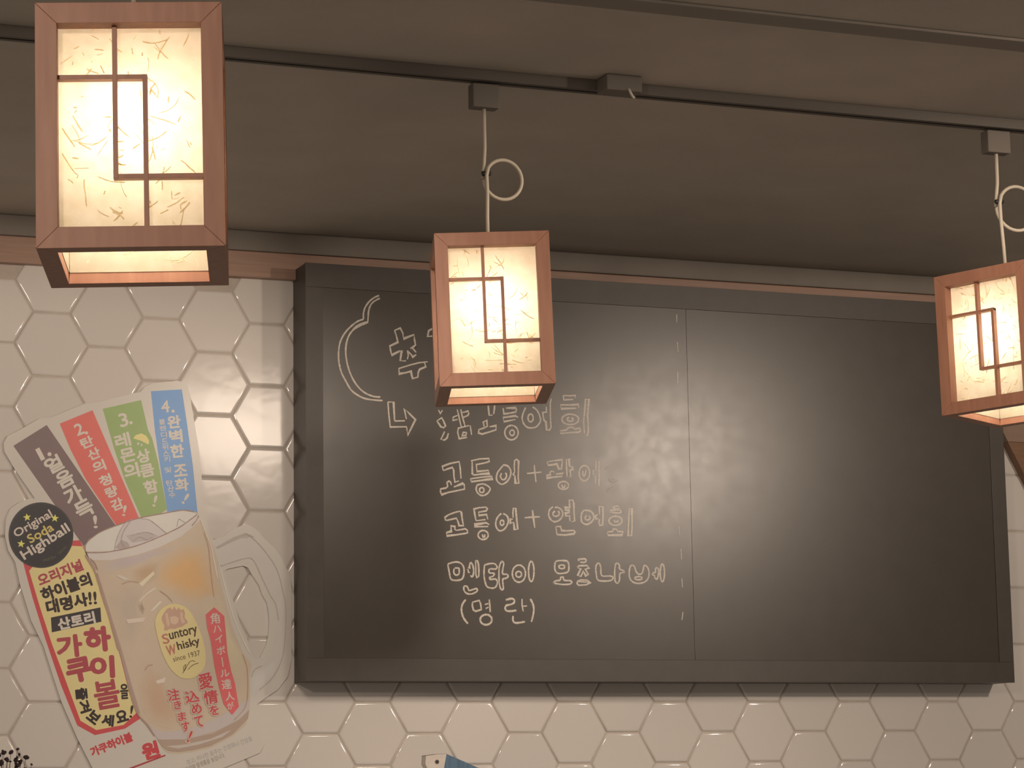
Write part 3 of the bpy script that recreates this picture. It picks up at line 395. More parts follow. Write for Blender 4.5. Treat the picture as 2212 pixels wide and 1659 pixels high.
LAYERS = {"handle":[[0.744,0.72,0.691],[[-3027,19153],[-2782,19234],[-2459,19467],[-2121,19589],[-1874,19481],[-1665,19232],[-1351,18897],[-1129,18484],[-1025,18082],[-934,17578],[-949,16698],[-1068,16071],[-1356,15570],[-1745,15246],[-1965,15097],[-1991,15693],[-1926,15992],[-1745,15943],[-1420,16194],[-1263,16633],[-1223,17198],[-1327,17599],[-1483,17886],[-1678,18323],[-1900,18760],[-2134,18806],[-2652,18658],[-2858,18604],[-2911,18867]]],"handle2":[[0.78,0.78,0.768],[[-1965,15196],[-1991,15668],[-1849,15793],[-1550,15943],[-1225,16195],[-1330,15757],[-1616,15420]]],"handle3":[[0.595,0.566,0.531],[[-2459,19442],[-2121,19564],[-1939,19479],[-2069,19426],[-2264,19409],[-2653,19236],[-2911,19105],[-2963,19154]]],"mug":[[0.735,0.636,0.513],[[-6569,19103],[-6529,18906],[-6442,18822],[-6226,18419],[-5893,17355],[-5624,16463],[-5380,15548],[-5099,14694],[-4835,14462],[-4645,14182],[-4506,13950],[-4405,13766],[-4266,13656],[-3977,13629],[-3573,13675],[-3091,13782],[-2479,14085],[-2120,14380],[-2017,14701],[-2004,14998],[-2017,15693],[-1965,16004],[-2030,16091],[-2236,16376],[-2521,17071],[-2741,17930],[-2884,18516],[-2962,18903],[-3040,19178],[-3286,19712],[-3429,20023],[-3545,20108],[-3878,20150],[-4477,20034],[-5072,19906],[-5650,19705],[-6124,19508],[-6446,19290]]],"rim":[[0.855,0.864,0.827],[[-6530,18968],[-6495,19166],[-6409,19279],[-6124,19495],[-5650,19680],[-5072,19881],[-4477,20009],[-3878,20125],[-3570,20082],[-3467,20022],[-3646,19905],[-4004,19670],[-4588,19369],[-5181,19145],[-5882,18981]]],"rimband":[[0.817,0.78,0.757],[[-6569,19103],[-6530,18955],[-5882,18969],[-5180,19132],[-4588,19357],[-3991,19658],[-3634,19892],[-3454,20035],[-3377,19899],[-3620,19667],[-3939,19409],[-4510,19122],[-5103,18910],[-5830,18747],[-6404,18736]]],"ice":[[0.762,0.73,0.746],[[-5745,18996],[-5648,19370],[-5462,19772],[-5274,19851],[-5022,19882],[-4704,19791],[-4424,19573],[-4296,19501],[-4588,19369],[-5181,19145],[-5557,19025]]],"iced":[[0.579,0.509,0.513],[[-5720,19084],[-5559,19298],[-5383,19227],[-5319,19117],[-5557,19025]]],"ice2":[[0.642,0.592,0.608],[[-5434,19412],[-5082,19482],[-4766,19515],[-4550,19420],[-4853,19288],[-5269,19230]]],"foam":[[0.659,0.592,0.608],[[-6201,18420],[-6030,18793],[-5555,18839],[-5078,18936],[-4510,19122],[-4167,19154],[-4217,18978],[-4636,18870],[-4824,18717],[-5265,18573],[-5703,18441]]],"amber":[[0.855,0.558,0.269],[[-4696,18397],[-4508,18711],[-4166,18954],[-3810,19161],[-3297,19172],[-3142,18862],[-3000,18426],[-2883,17803],[-3293,17673],[-3804,17715],[-4250,17970],[-4504,18028]]],"amber2":[[0.659,0.493,0.336],[[-5264,18486],[-4824,18692],[-4508,18723],[-4569,18275],[-4846,18122],[-5199,18165]]],"amber3":[[0.709,0.525,0.395],[[-5054,15438],[-4807,15929],[-4428,15685],[-4274,15195],[-3982,14705],[-3854,14459],[-4169,14314],[-4672,14462],[-4900,14767]]],"pale":[[0.817,0.74,0.54],[[-3293,17673],[-2883,17803],[-2741,17555],[-2521,16809],[-2236,16314],[-2107,15941],[-2326,15692],[-2776,15938],[-3098,16680]]],"pale2":[[0.659,0.575,0.495],[[-5872,17761],[-5550,18110],[-5073,18205],[-4846,18122],[-5069,17649],[-4940,17034],[-5249,16417],[-5538,16660]]],"base1":[[0.692,0.645,0.648],[[-4822,14438],[-4483,14217],[-4042,14216],[-3410,14360],[-2774,14641],[-2261,14949],[-2042,15097],[-2017,14825],[-2261,14553],[-2901,14235],[-3663,14018],[-4293,13973],[-4544,14023]]],"base2":[[0.557,0.448,0.38],[[-4544,13999],[-3789,14007],[-3028,14162],[-2325,14504],[-2030,14775],[-2055,14552],[-2479,14135],[-3091,13831],[-3573,13724],[-3977,13678],[-4241,13704],[-4393,13803]]],"base3":[[0.709,0.663,0.628],[[-4317,13827],[-3789,13872],[-3092,14015],[-2518,14258],[-2773,14062],[-3409,13870],[-3977,13764]]],"edgeL":[[0.557,0.419,0.395],[[-6529,18906],[-6417,18835],[-6189,18420],[-5843,17356],[-5536,16415],[-5280,15548],[-5012,14694],[-5099,14694],[-5380,15548],[-5624,16463],[-5893,17355],[-6226,18419]]],"gl1":[[0.903,0.864,0.669],[[-5073,18130],[-4684,18471],[-4645,18398],[-4984,18058]]],"gl2":[[0.855,0.76,0.669],[[-5417,17176],[-4941,17231],[-4878,17256],[-4940,17120],[-5366,17066]]],"gl3":[[0.903,0.864,0.78],[[-4766,17406],[-4502,17681],[-4439,17657],[-4665,17432]]],"gl4":[[0.903,0.832,0.746],[[-4603,15550],[-4327,15648],[-4364,15513],[-4553,15476]]],"gl5":[[0.808,0.76,0.691],[[-5702,18342],[-5551,18345],[-5325,18238],[-5475,18210]]],"shd":[[0.451,0.378,0.301],[[-5069,17550],[-4994,17650],[-4905,17453],[-4941,17330],[-5030,17427]]],"s1":[[0.263,0.198,0.211],[[-8476,21726],[-7597,22317],[-5713,19679],[-6124,19508],[-6446,19290],[-6569,19103]]],"s2":[[0.855,0.208,0.19],[[-7250,22367],[-6368,22765],[-5791,21483],[-5085,19906],[-5437,19785],[-5688,19667],[-6550,20923],[-6957,21693]]],"s3":[[0.376,0.549,0.222],[[-6092,22814],[-5043,23097],[-4847,22296],[-4731,22061],[-4561,21424],[-4312,20151],[-4477,20034],[-5022,19920],[-5458,20869],[-5768,21735]]],"s4":[[0.222,0.463,0.901],[[-4777,23349],[-3918,23437],[-3772,22527],[-3600,21342],[-3467,20073],[-3545,20108],[-3878,20150],[-4312,20076],[-4312,20151],[-4510,21313],[-4655,22240]]],"lemon":[[0.93,0.864,0.372],[[-5252,22042],[-5189,22132],[-5037,22188],[-4897,22130],[-4820,22007],[-4819,21919],[-4844,21893],[-5036,21987]]],"drop1":[[0.8,0.78,0.74],[[-5124,21946],[-5086,21922],[-5099,21871],[-5149,21882]]],"drop2":[[0.8,0.78,0.74],[[-5035,21911],[-4997,21900],[-5009,21837],[-5048,21848]]],"red":[[0.744,0.126,0.143],[[-8175,18641],[-6868,19244],[-6682,19260],[-6568,19066],[-6226,18419],[-5893,17355],[-5624,16463],[-5380,15548],[-5099,14694],[-4986,14572],[-5420,14294],[-6223,14129],[-6692,14384],[-7133,15434],[-7563,16643],[-7919,17732]]],"yel":[[0.913,0.821,0.427],[[-8014,18424],[-7930,18524],[-6866,19109],[-6606,19102],[-6226,18395],[-5905,17355],[-5636,16463],[-5392,15548],[-5112,14707],[-5458,14392],[-6187,14261],[-6608,14504],[-6974,15459],[-7391,16523],[-7721,17491]]],"blk":[[0.071,0.067,0.078],[[-7423,17203],[-6106,17487],[-6077,17108],[-7394,16814]]],"line":[[0.52,0.093,0.111],[[-6272,12877],[-5275,13276],[-4329,13608],[-4316,13571],[-5263,13228],[-6247,12817]]],"oval":[[0.903,0.801,0.427],[[-4088,17608],[-4239,17592],[-4365,17536],[-4490,17436],[-4577,17312],[-4627,17164],[-4626,17017],[-4587,16846],[-4548,16674],[-4434,16308],[-4357,16137],[-4281,15991],[-4180,15845],[-4054,15723],[-3940,15645],[-3827,15613],[-3701,15611],[-3600,15626],[-3473,15688],[-3372,15774],[-3284,15897],[-3246,16020],[-3234,16193],[-3260,16414],[-3299,16586],[-3350,16758],[-3478,17078],[-3555,17225],[-3631,17348],[-3733,17470],[-3835,17543],[-3961,17590]]],"crest":[[0.709,0.478,0.38],[[-4414,17314],[-4314,17463],[-4214,17513],[-4163,17440],[-4113,17539],[-4037,17441],[-3986,17516],[-3935,17443],[-3847,17468],[-3809,17346],[-3821,17247],[-3744,17149],[-3732,17100],[-3820,17050],[-3883,17000],[-3984,16974],[-4085,16936],[-4236,16935],[-4311,16885],[-4387,16896],[-4375,17019],[-4438,17141],[-4451,17240]]],"crest2":[[0.855,0.663,0.513],[[-4225,17254],[-4086,17281],[-3985,17233],[-3997,17109],[-4098,17047],[-4199,17095]]],"crest3":[[0.836,0.627,0.495],[[-4351,17339],[-4288,17364],[-4262,17217],[-4224,17070],[-4274,16971],[-4325,17118]]],"crest4":[[0.836,0.627,0.495],[[-3935,17393],[-3872,17382],[-3871,17246],[-3808,17124],[-3883,17074],[-3947,17221]]],"ribbon":[[0.903,0.198,0.222],[[-3008,17528],[-2727,17296],[-2688,16937],[-2636,16320],[-2533,15827],[-2430,15506],[-2315,14867],[-2506,14646],[-2736,14941],[-2864,15383],[-2992,15948],[-3095,16612],[-3198,16982],[-3237,17328]]],"badge":[[0.081,0.082,0.09],[[-6850,19392],[-6856,19278],[-6877,19165],[-6912,19056],[-6961,18953],[-7023,18857],[-7096,18769],[-7180,18693],[-7273,18628],[-7374,18575],[-7480,18537],[-7590,18513],[-7702,18503],[-7814,18509],[-7924,18529],[-8030,18563],[-8131,18611],[-8225,18673],[-8310,18746],[-8384,18829],[-8448,18922],[-8498,19023],[-8536,19129],[-8559,19240],[-8568,19353],[-8562,19466],[-8542,19578],[-8508,19686],[-8460,19790],[-8400,19886],[-8327,19973],[-8244,20051],[-8152,20116],[-8052,20169],[-7946,20209],[-7836,20234],[-7724,20245],[-7611,20241],[-7501,20221],[-7393,20187],[-7291,20139],[-7196,20078],[-7110,20005],[-7035,19921],[-6971,19827],[-6919,19726],[-6882,19618],[-6858,19506]]],"badge_in":[[0.063,0.062,0.072],[[-6899,19391],[-6905,19283],[-6925,19177],[-6958,19074],[-7004,18976],[-7062,18886],[-7132,18803],[-7211,18731],[-7298,18670],[-7393,18620],[-7493,18584],[-7597,18561],[-7702,18552],[-7808,18557],[-7912,18576],[-8012,18609],[-8107,18654],[-8196,18712],[-8276,18781],[-8346,18860],[-8406,18947],[-8454,19042],[-8489,19143],[-8511,19247],[-8519,19354],[-8514,19461],[-8495,19567],[-8463,19669],[-8418,19766],[-8360,19857],[-8292,19939],[-8214,20012],[-8127,20074],[-8033,20125],[-7933,20162],[-7829,20186],[-7723,20196],[-7617,20192],[-7513,20173],[-7411,20141],[-7315,20096],[-7226,20038],[-7145,19969],[-7074,19890],[-7013,19801],[-6965,19706],[-6929,19604],[-6907,19499]]],"star1":[[0.93,0.93,0.257],[[-8106,19945],[-8068,19877],[-7991,19887],[-8043,19829],[-8012,19758],[-8082,19790],[-8140,19737],[-8130,19814],[-8198,19852],[-8122,19868]]],"star2":[[0.93,0.93,0.257],[[-7342,19941],[-7320,19866],[-7243,19858],[-7307,19813],[-7292,19736],[-7354,19783],[-7422,19744],[-7396,19818],[-7453,19871],[-7375,19869]]],"star3":[[0.93,0.93,0.257],[[-8222,19237],[-8204,19162],[-8128,19150],[-8194,19109],[-8183,19032],[-8242,19082],[-8311,19047],[-8281,19119],[-8335,19174],[-8258,19168]]]}
STEP = .00007
SOFT = {'amber', 'amber2', 'amber3', 'pale', 'pale2', 'foam', 'shd', 'handle2'}
def flat(name, keys, level, parent, mat_rough=.3):
    """printed flat shape(s): one mesh, one ink slot per colour; soft blobs are printed in stepped tints"""
    me = bpy.data.meshes.new(name); v, f, mi, mats = [], [], [], []
    for n_, k in enumerate(keys):
        c, pts = LAYERS[k]
        p = [(a / 1e4, z / 1e4) for a, z in pts]
        cx = sum(a for a, z in p) / len(p); cz = sum(z for a, z in p) / len(p)
        steps = 6 if k in SOFT else 1
        under = LAYERS['handle' if k.startswith('handle') else 'mug'][0]
        for q in range(steps):
            sc_ = 1.08 - .13 * q if steps > 1 else 1
            u = (q + 1) / steps
            cc = [round(a + (b_ - a) * u, 3) for a, b_ in zip(under, c)]
            y = SY - STEP * (level + n_ + q / steps * .9); b = len(v)
            pp = [(cx + (a - cx) * sc_, cz + (z - cz) * sc_) for a, z in p]
            v += [(x, y, z) for x, z in pp]
            for t3 in tessellate_polygon([[Vector((x, z, 0)) for x, z in pp]]):
                a_, b2, c2 = (pp[i_] for i_ in t3)
                cr_ = (b2[0] - a_[0]) * (c2[1] - a_[1]) - (b2[1] - a_[1]) * (c2[0] - a_[0])
                if abs(cr_) < 1e-12: continue
                f.append([b + i_ for i_ in (t3 if cr_ > 0 else t3[::-1])]); mi.append(len(mats))
            mats.append(ink(cc, mat_rough))
    me.from_pydata(v, [], f)
    for mt in mats: me.materials.append(mt)
    for p_, i_ in zip(me.polygons, mi): p_.material_index = i_
    me.update()
    return obj(name, me, None, parent)
TEXTS = [["s1","1",[-7760,21528],[54,31],[-83,150],[0.8,0.76,0.7],0.04],["s1",".",[-7513,21537],[49,28],[-27,48],[0.8,0.76,0.7],0.04],["s1","얼",[-7399,21268],[206,118],[-107,193],[0.8,0.76,0.7],0.04],["s1","음",[-7097,20893],[207,117],[-107,194],[0.8,0.76,0.7],0.04],["s1","가",[-6856,20467],[218,123],[-113,205],[0.8,0.76,0.7],0.04],["s1","득",[-6567,20103],[219,122],[-113,205],[0.8,0.76,0.7],0.04],["s1","!",[-6264,19764],[56,5],[-14,173],[0.8,0.76,0.7],0.03],["s2","2",[-6726,22238],[104,46],[-62,148],[0.8,0.76,0.7],0.04],["s2",".",[-6525,22145],[40,18],[-17,40],[0.8,0.76,0.7],0.04],["s2","탄",[-6510,21896],[162,71],[-58,137],[0.8,0.76,0.7],0.04],["s2","산",[-6319,21590],[156,69],[-58,137],[0.8,0.76,0.7],0.04],["s2","의",[-6178,21258],[162,71],[-60,143],[0.8,0.76,0.7],0.04],["s2","청",[-5999,20890],[157,68],[-58,137],[0.8,0.76,0.7],0.04],["s2","량",[-5833,20583],[157,68],[-58,137],[0.8,0.76,0.7],0.04],["s2","감",[-5680,20251],[157,67],[-60,143],[0.8,0.76,0.7],0.04],["s2","!",[-5477,20083],[43,-6],[25,148],[0.8,0.76,0.7],0.03],["s3","3",[-5522,22535],[116,34],[-47,181],[0.8,0.76,0.7],0.04],["s3",".",[-5318,22467],[43,12],[-11,42],[0.8,0.76,0.7],0.04],["s3","레",[-5543,21981],[208,59],[-49,187],[0.8,0.76,0.7],0.04],["s3","몬",[-5400,21584],[202,57],[-49,187],[0.8,0.76,0.7],0.04],["s3","의",[-5296,21162],[208,58],[-52,199],[0.8,0.76,0.7],0.04],["s3","상",[-4970,21574],[185,52],[-46,175],[0.8,0.76,0.7],0.04],["s3","큼",[-4865,21188],[191,53],[-44,169],[0.8,0.76,0.7],0.04],["s3","함",[-4761,20752],[191,53],[-46,175],[0.8,0.76,0.7],0.04],["s3","!",[-4644,20367],[43,-9],[38,153],[0.8,0.76,0.7],0.03],["s4","4",[-4378,22947],[115,17],[-18,163],[0.8,0.76,0.7],0.04],["s4",".",[-4159,22829],[45,6],[-5,44],[0.8,0.76,0.7],0.04],["s4","완",[-4132,22539],[185,26],[-20,176],[0.8,0.76,0.7],0.04],["s4","벽",[-4079,22148],[185,26],[-20,182],[0.8,0.76,0.7],0.04],["s4","한",[-4039,21745],[191,26],[-20,182],[0.8,0.76,0.7],0.04],["s4","조",[-3947,21218],[185,25],[-18,163],[0.8,0.76,0.7],0.04],["s4","화",[-3907,20828],[191,26],[-20,175],[0.8,0.76,0.7],0.04],["s4","!",[-3802,20453],[38,-22],[84,136],[0.8,0.76,0.7],0.03],["s4","블",[-4465,22526],[83,12],[-8,75],[0.8,0.76,0.7],0.02],["s4","렌",[-4438,22350],[83,12],[-8,75],[0.8,0.76,0.7],0.02],["s4","디",[-4410,22174],[83,12],[-8,75],[0.8,0.76,0.7],0.02],["s4","드",[-4382,21998],[83,12],[-8,75],[0.8,0.76,0.7],0.02],["s4","위",[-4372,21834],[83,11],[-8,75],[0.8,0.76,0.7],0.02],["s4","스",[-4345,21671],[83,11],[-8,75],[0.8,0.76,0.7],0.02],["s4","키",[-4317,21508],[83,11],[-8,75],[0.8,0.76,0.7],0.02],["s4","및",[-4292,21219],[89,12],[-8,75],[0.8,0.76,0.7],0.02],["s4","탄",[-4252,20868],[89,12],[-8,75],[0.8,0.76,0.7],0.02],["s4","산",[-4213,20706],[89,12],[-8,75],[0.8,0.76,0.7],0.02],["s4","수",[-4174,20544],[89,12],[-8,75],[0.8,0.76,0.7],0.02],["b","Original",[-7920,19650],[484,299],[-76,125],[0.8,0.72,0.66],0.025],["b","Soda",[-7733,19433],[317,192],[-63,105],[0.8,0.68,0.24],0.03],["b","Highball",[-7583,19179],[609,404],[-94,143],[0.8,0.74,0.68],0.028],["b","FRESH",[-7479,18752],[163,56],[-12,35],[0.181,0.172,0.127],0],["b","ORIGINAL",[-7137,18992],[104,106],[-26,26],[0.181,0.181,0.111],0],["p","오리지널",[-7192,18390],[586,235],[-61,153],[0.52,0.112,0.143],0.045],["p","하이볼의",[-7027,18013],[659,236],[-64,178],[0.067,0.053,0.056],0.05],["p","대명사",[-6998,17586],[555,125],[-42,185],[0.067,0.053,0.056],0.05],["p","!!",[-6319,17730],[111,9],[-14,171],[0.067,0.053,0.056],0.06],["p","산토리",[-6746,17125],[495,110],[-36,161],[0.8,0.76,0.7],0.05],["p","가",[-6924,16453],[349,39],[-35,302],[0.52,0.112,0.143],0.05],["p","하",[-6172,16642],[358,40],[-39,340],[0.52,0.112,0.143],0.06],["p","쿠",[-6659,15836],[349,75],[-73,320],[0.52,0.112,0.143],0.06],["p","이",[-6042,15911],[335,19],[-19,304],[0.52,0.112,0.143],0.06],["p","볼",[-5911,15194],[342,59],[-70,371],[0.52,0.112,0.143],0.03],["p","을",[-5445,15271],[112,8],[-16,201],[0.067,0.053,0.056],0.05],["p","즐",[-6590,15205],[19,-162],[159,17],[0.067,0.053,0.056],0.055],["p","겨",[-6501,14879],[53,-155],[152,48],[0.067,0.053,0.056],0.055],["p","보",[-6252,14600],[132,-101],[98,124],[0.067,0.053,0.056],0.055],["p","세",[-5881,14514],[166,-18],[15,157],[0.067,0.053,0.056],0.055],["p","요",[-5509,14622],[161,45],[-46,152],[0.067,0.053,0.056],0.055],["p","!",[-5249,14743],[37,-5],[22,163],[0.067,0.053,0.056],0.03],["w","가쿠하이볼",[-5776,13885],[551,215],[-52,124],[0.718,0.106,0.127],0.05],["w","원",[-4730,13720],[228,62],[-67,222],[0.718,0.106,0.127],0.06],["w","경고: 지나친 음주는 간경화나 간암을",[-2849,13707],[900,317],[-25,63],[0.451,0.448,0.46],0.0],["w","일으키며 발생률을 높입니다.",[-3281,13380],[584,205],[-25,63],[0.319,0.303,0.282],0.0],["l","S",[-4339,16670],[92,23],[-34,131],[0.642,0.269,0.211],0.03],["l","untory",[-3851,16804],[383,96],[-36,138],[0.091,0.062,0.042],0.02],["l","W",[-4185,16375],[129,32],[-34,131],[0.642,0.269,0.211],0.03],["l","hisky",[-3710,16526],[307,82],[-40,143],[0.091,0.062,0.042],0.02],["l","since 1937",[-3766,16217],[370,92],[-17,66],[0.173,0.133,0.084],0],["r","角",[-2982,17231],[126,19],[-22,147],[0.8,0.76,0.7],0.02],["r","ハ",[-2923,16948],[114,17],[-14,92],[0.8,0.76,0.7],0.02],["r","イ",[-2871,16676],[107,16],[-15,104],[0.8,0.76,0.7],0.02],["r","ボ",[-2815,16368],[120,17],[-16,110],[0.8,0.76,0.7],0.02],["r","ー",[-2773,16060],[19,-128],[15,2],[0.8,0.76,0.7],0.02],["r","ル",[-2706,15764],[126,18],[-14,98],[0.8,0.76,0.7],0.02],["r","達",[-2660,15469],[133,18],[-20,134],[0.8,0.76,0.7],0.02],["r","人",[-2570,15149],[126,17],[-17,116],[0.8,0.76,0.7],0.02],["r","が",[-2550,14892],[88,12],[-14,97],[0.8,0.76,0.7],0.02],["halo","愛",[-3240,15554],[226,35],[-41,248],[0.74,0.6,0.52],0.09],["halo","情",[-3092,15125],[226,35],[-36,218],[0.74,0.6,0.52],0.09],["halo","を",[-3002,14774],[163,25],[-27,163],[0.74,0.6,0.52],0.09],["halo","込",[-3610,15137],[224,35],[-32,193],[0.74,0.6,0.52],0.09],["halo","め",[-3483,14819],[175,27],[-29,175],[0.74,0.6,0.52],0.09],["halo","て",[-3419,14477],[156,23],[-30,181],[0.74,0.6,0.52],0.09],["halo","注",[-4114,15185],[198,31],[-31,187],[0.74,0.6,0.52],0.09],["halo","き",[-4005,14912],[143,22],[-25,150],[0.74,0.6,0.52],0.09],["halo","ま",[-3885,14612],[149,23],[-25,150],[0.74,0.6,0.52],0.09],["halo","す",[-3784,14344],[149,22],[-28,168],[0.74,0.6,0.52],0.09],["halo","!",[-3670,14076],[82,-32],[77,186],[0.74,0.6,0.52],0.12],["l2","愛",[-3240,15554],[188,29],[-35,212],[0.718,0.106,0.127],0.025],["l2","情",[-3092,15125],[188,29],[-30,182],[0.718,0.106,0.127],0.025],["l2","を",[-3002,14774],[125,19],[-21,127],[0.718,0.106,0.127],0.025],["l2","込",[-3610,15137],[187,29],[-26,157],[0.718,0.106,0.127],0.025],["l2","め",[-3483,14819],[137,21],[-23,139],[0.718,0.106,0.127],0.025],["l2","て",[-3419,14477],[118,18],[-24,145],[0.718,0.106,0.127],0.025],["l2","注",[-4114,15185],[161,25],[-25,151],[0.718,0.106,0.127],0.025],["l2","き",[-4005,14912],[105,16],[-19,114],[0.718,0.106,0.127],0.025],["l2","ま",[-3885,14612],[112,17],[-19,114],[0.718,0.106,0.127],0.025],["l2","す",[-3784,14344],[112,17],[-22,132],[0.718,0.106,0.127],0.025],["l2","!",[-3670,14076],[30,-12],[61,146],[0.718,0.106,0.127],0.02]]
_glyph = {}
def glyph(body):
    if body in _glyph: return _glyph[body]
    c = bpy.data.curves.new('glyph', 'FONT'); c.body = body; c.size = 1; c.resolution_u = 3
    o = bpy.data.objects.new('glyph', c); C.objects.link(o)
    bpy.context.view_layer.update()
    me = bpy.data.meshes.new_from_object(o.evaluated_get(bpy.context.evaluated_depsgraph_get()))
    v = [(p.co.x, p.co.y) for p in me.vertices]; f = [list(p.vertices) for p in me.polygons]
    bpy.data.objects.remove(o); bpy.data.curves.remove(c); bpy.data.meshes.remove(me)
    xs = [a for a, b in v] or [0, 1]; ys = [b for a, b in v] or [0, 1]
    w = max(xs) - min(xs) or 1; h = max(ys) - min(ys) or 1
    v = [((a - min(xs)) / w * 2 - 1, (b - min(ys)) / h * 2 - 1) for a, b in v]
    _glyph[body] = (v, f)
    return v, f
def lettering(group, level, parent):
    """each printed letter (or word set as one) is a flat mesh; heavy letters are thickened by overprinting"""
    for g, body, o, R_, U_, c, wt in TEXTS:
        if g != group: continue
        gv, gf = glyph(body); v, f = [], []
        n = 1 if wt == 0 else 9
        ux = math.hypot(*R_); uz = math.hypot(*U_)
        e = wt * 2.0 * max(min(ux, uz), .45 * max(ux, uz) if len(body) == 1 else min(ux, uz))
        for k in range(n):
            dx = e * math.cos(k * PI / 4) if k else 0; dz = e * math.sin(k * PI / 4) if k else 0
            b = len(v); y = SY - STEP * (level + k * .1)
            sx = max(.2, 1 - e / ux) if n > 1 else 1; sz = max(.2, 1 - e / uz) if n > 1 else 1
            v += [((o[0] + R_[0] * a * sx + U_[0] * h * sz + dx) / 1e4, y, (o[1] + R_[1] * a * sx + U_[1] * h * sz + dz) / 1e4) for a, h in gv]
            f += [[i + b for i in q] for q in gf]
        nm = 'letter' if len(body) == 1 else 'lettering'
        obj(nm, mesh(nm, v, f), ink(c), parent)
for k, lab in (('s1', 'brown stripe numbered 1'), ('s2', 'red stripe numbered 2'), ('s3', 'green stripe numbered 3'), ('s4', 'blue stripe numbered 4')):
    s = flat('colour_stripe', [k], 1, sg); s['label'] = lab
    lettering(k, 3, s)
    if k == 's3': flat('lemon_print', ['lemon', 'drop1', 'drop2'], 2, s)
pn = flat('text_panel', ['red', 'yel', 'blk'], 2, sg); pn['label'] = 'yellow text panel with red border'
lettering('p', 6, pn)
mg = flat('mug_picture', ['handle', 'handle3', 'handle2', 'mug', 'amber', 'pale', 'pale2', 'amber2', 'amber3', 'edgeL', 'foam', 'rim', 'ice', 'ice2', 'iced', 'rimband', 'base1', 'base2', 'base3', 'gl1', 'gl2', 'gl3', 'gl4', 'gl5', 'shd'], 6, sg)
ov = flat('bottle_label', ['oval', 'crest', 'crest2', 'crest3', 'crest4'], 33, mg)
lettering('l', 39, mg)
rb = flat('red_ribbon', ['ribbon'], 34, mg)
lettering('r', 36, mg); lettering('halo', 38, mg); lettering('l2', 40, mg)
lev = 31.0
for w_, c_, lines in [[0.0042,[0.535,0.378,0.322],[[[-6529,18869],[-6403,18662],[-6251,18394],[-6046,17758],[-5841,17147],[-5610,16353]],[[-5354,15499],[-5201,14975],[-5049,14633],[-4822,14389],[-4620,14096]]]],[0.0026,[0.451,0.314,0.282],[[[-6544,19128],[-6505,18956],[-6331,18935],[-5882,18969],[-5180,19132],[-4588,19369],[-3991,19658],[-3646,19905],[-3480,20034]],[[-6532,19128],[-6434,19266],[-6124,19495],[-5650,19693],[-5072,19894],[-4477,20021],[-3878,20137],[-3557,20095]],[[-6404,18786],[-6278,18665],[-6190,18469]],[[-3633,19717],[-3505,19870],[-3441,19998]]]],[0.0018,[0.52,0.448,0.443],[[[-5745,18996],[-5709,19220],[-5611,19495],[-5462,19747],[-5287,19851]],[[-5287,19851],[-5386,19699],[-5510,19497],[-5559,19248],[-5457,19101]],[[-5047,19882],[-4806,19850],[-4603,19718],[-4424,19573],[-4322,19500]],[[-5308,19403],[-5082,19482],[-4855,19513],[-4677,19442]],[[-5232,19255],[-5056,19383],[-4879,19313],[-4702,19391]],[[-4042,19682],[-3992,19883],[-3890,19836],[-3787,19788]]]],[0.0022,[0.61,0.558,0.513],[[[-2963,19142],[-2782,19208],[-2459,19404],[-2121,19526],[-1900,19455]],[[-2095,19551],[-1743,19256],[-1377,18808],[-1195,18458],[-1091,18018],[-1000,17578],[-1015,16760],[-1120,16133],[-1382,15645],[-1745,15321]],[[-2911,18842],[-2833,18655],[-2652,18708],[-2134,18869],[-1900,18811],[-1665,18349],[-1431,17874],[-1275,17624],[-1197,17198]],[[-1965,15656],[-1874,15867],[-1667,15968]]]],[0.003,[0.903,0.864,0.78],[[[-2911,18854],[-2703,18081],[-2521,17433],[-2263,16787],[-2004,16290]],[[-5069,17649],[-4844,17874],[-4618,18026]],[[-3403,19948],[-3247,19550],[-3092,19177],[-3014,18802],[-2909,18303]]]],[0.0026,[0.61,0.448,0.336],[[[-3299,19549],[-3169,19175],[-3116,18675],[-3063,18175],[-3011,17801]],[[-2211,16264],[-2081,15866],[-2068,15196],[-2158,14825],[-2454,14504]],[[-4894,15830],[-4807,15953],[-4681,15978]],[[-5550,18110],[-5325,18188],[-5073,18167]],[[-4504,17954],[-4288,17808],[-4160,17661]]]]]:
    for p in lines:
        v, f = [], []; lev += .07
        ribbon(v, f, smooth_line([(a / 1e4, b / 1e4) for a, b in p], 5), w_, SY - STEP * lev, .25)
        obj('printed_line', mesh('printed_line', v, f), ink(c_), mg)
v, f = [], []
for p in [[[-3878,15748],[-3815,15846],[-3778,15993],[-3841,15919],[-3828,15821],[-3702,16030],[-3614,16092],[-3525,16068]],[[-3727,15846],[-3601,15970],[-3437,16032]]]:
    ribbon(v, f, smooth_line([(a / 1e4, b / 1e4) for a, b in p]), .0016, SY - STEP * 39)
obj('signature', mesh('signature', v, f), ink((.2, .13, .07)), mg)
flat('red_underline', ['line'], 3, sg)
lettering('w', 4, sg)
bd = flat('round_badge', ['badge', 'badge_in'], 10, sg); bd['label'] = 'round black badge with yellow stars'
lettering('b', 14, bd)
for k in ('star1', 'star2', 'star3'): flat('star', [k], 14, bd)

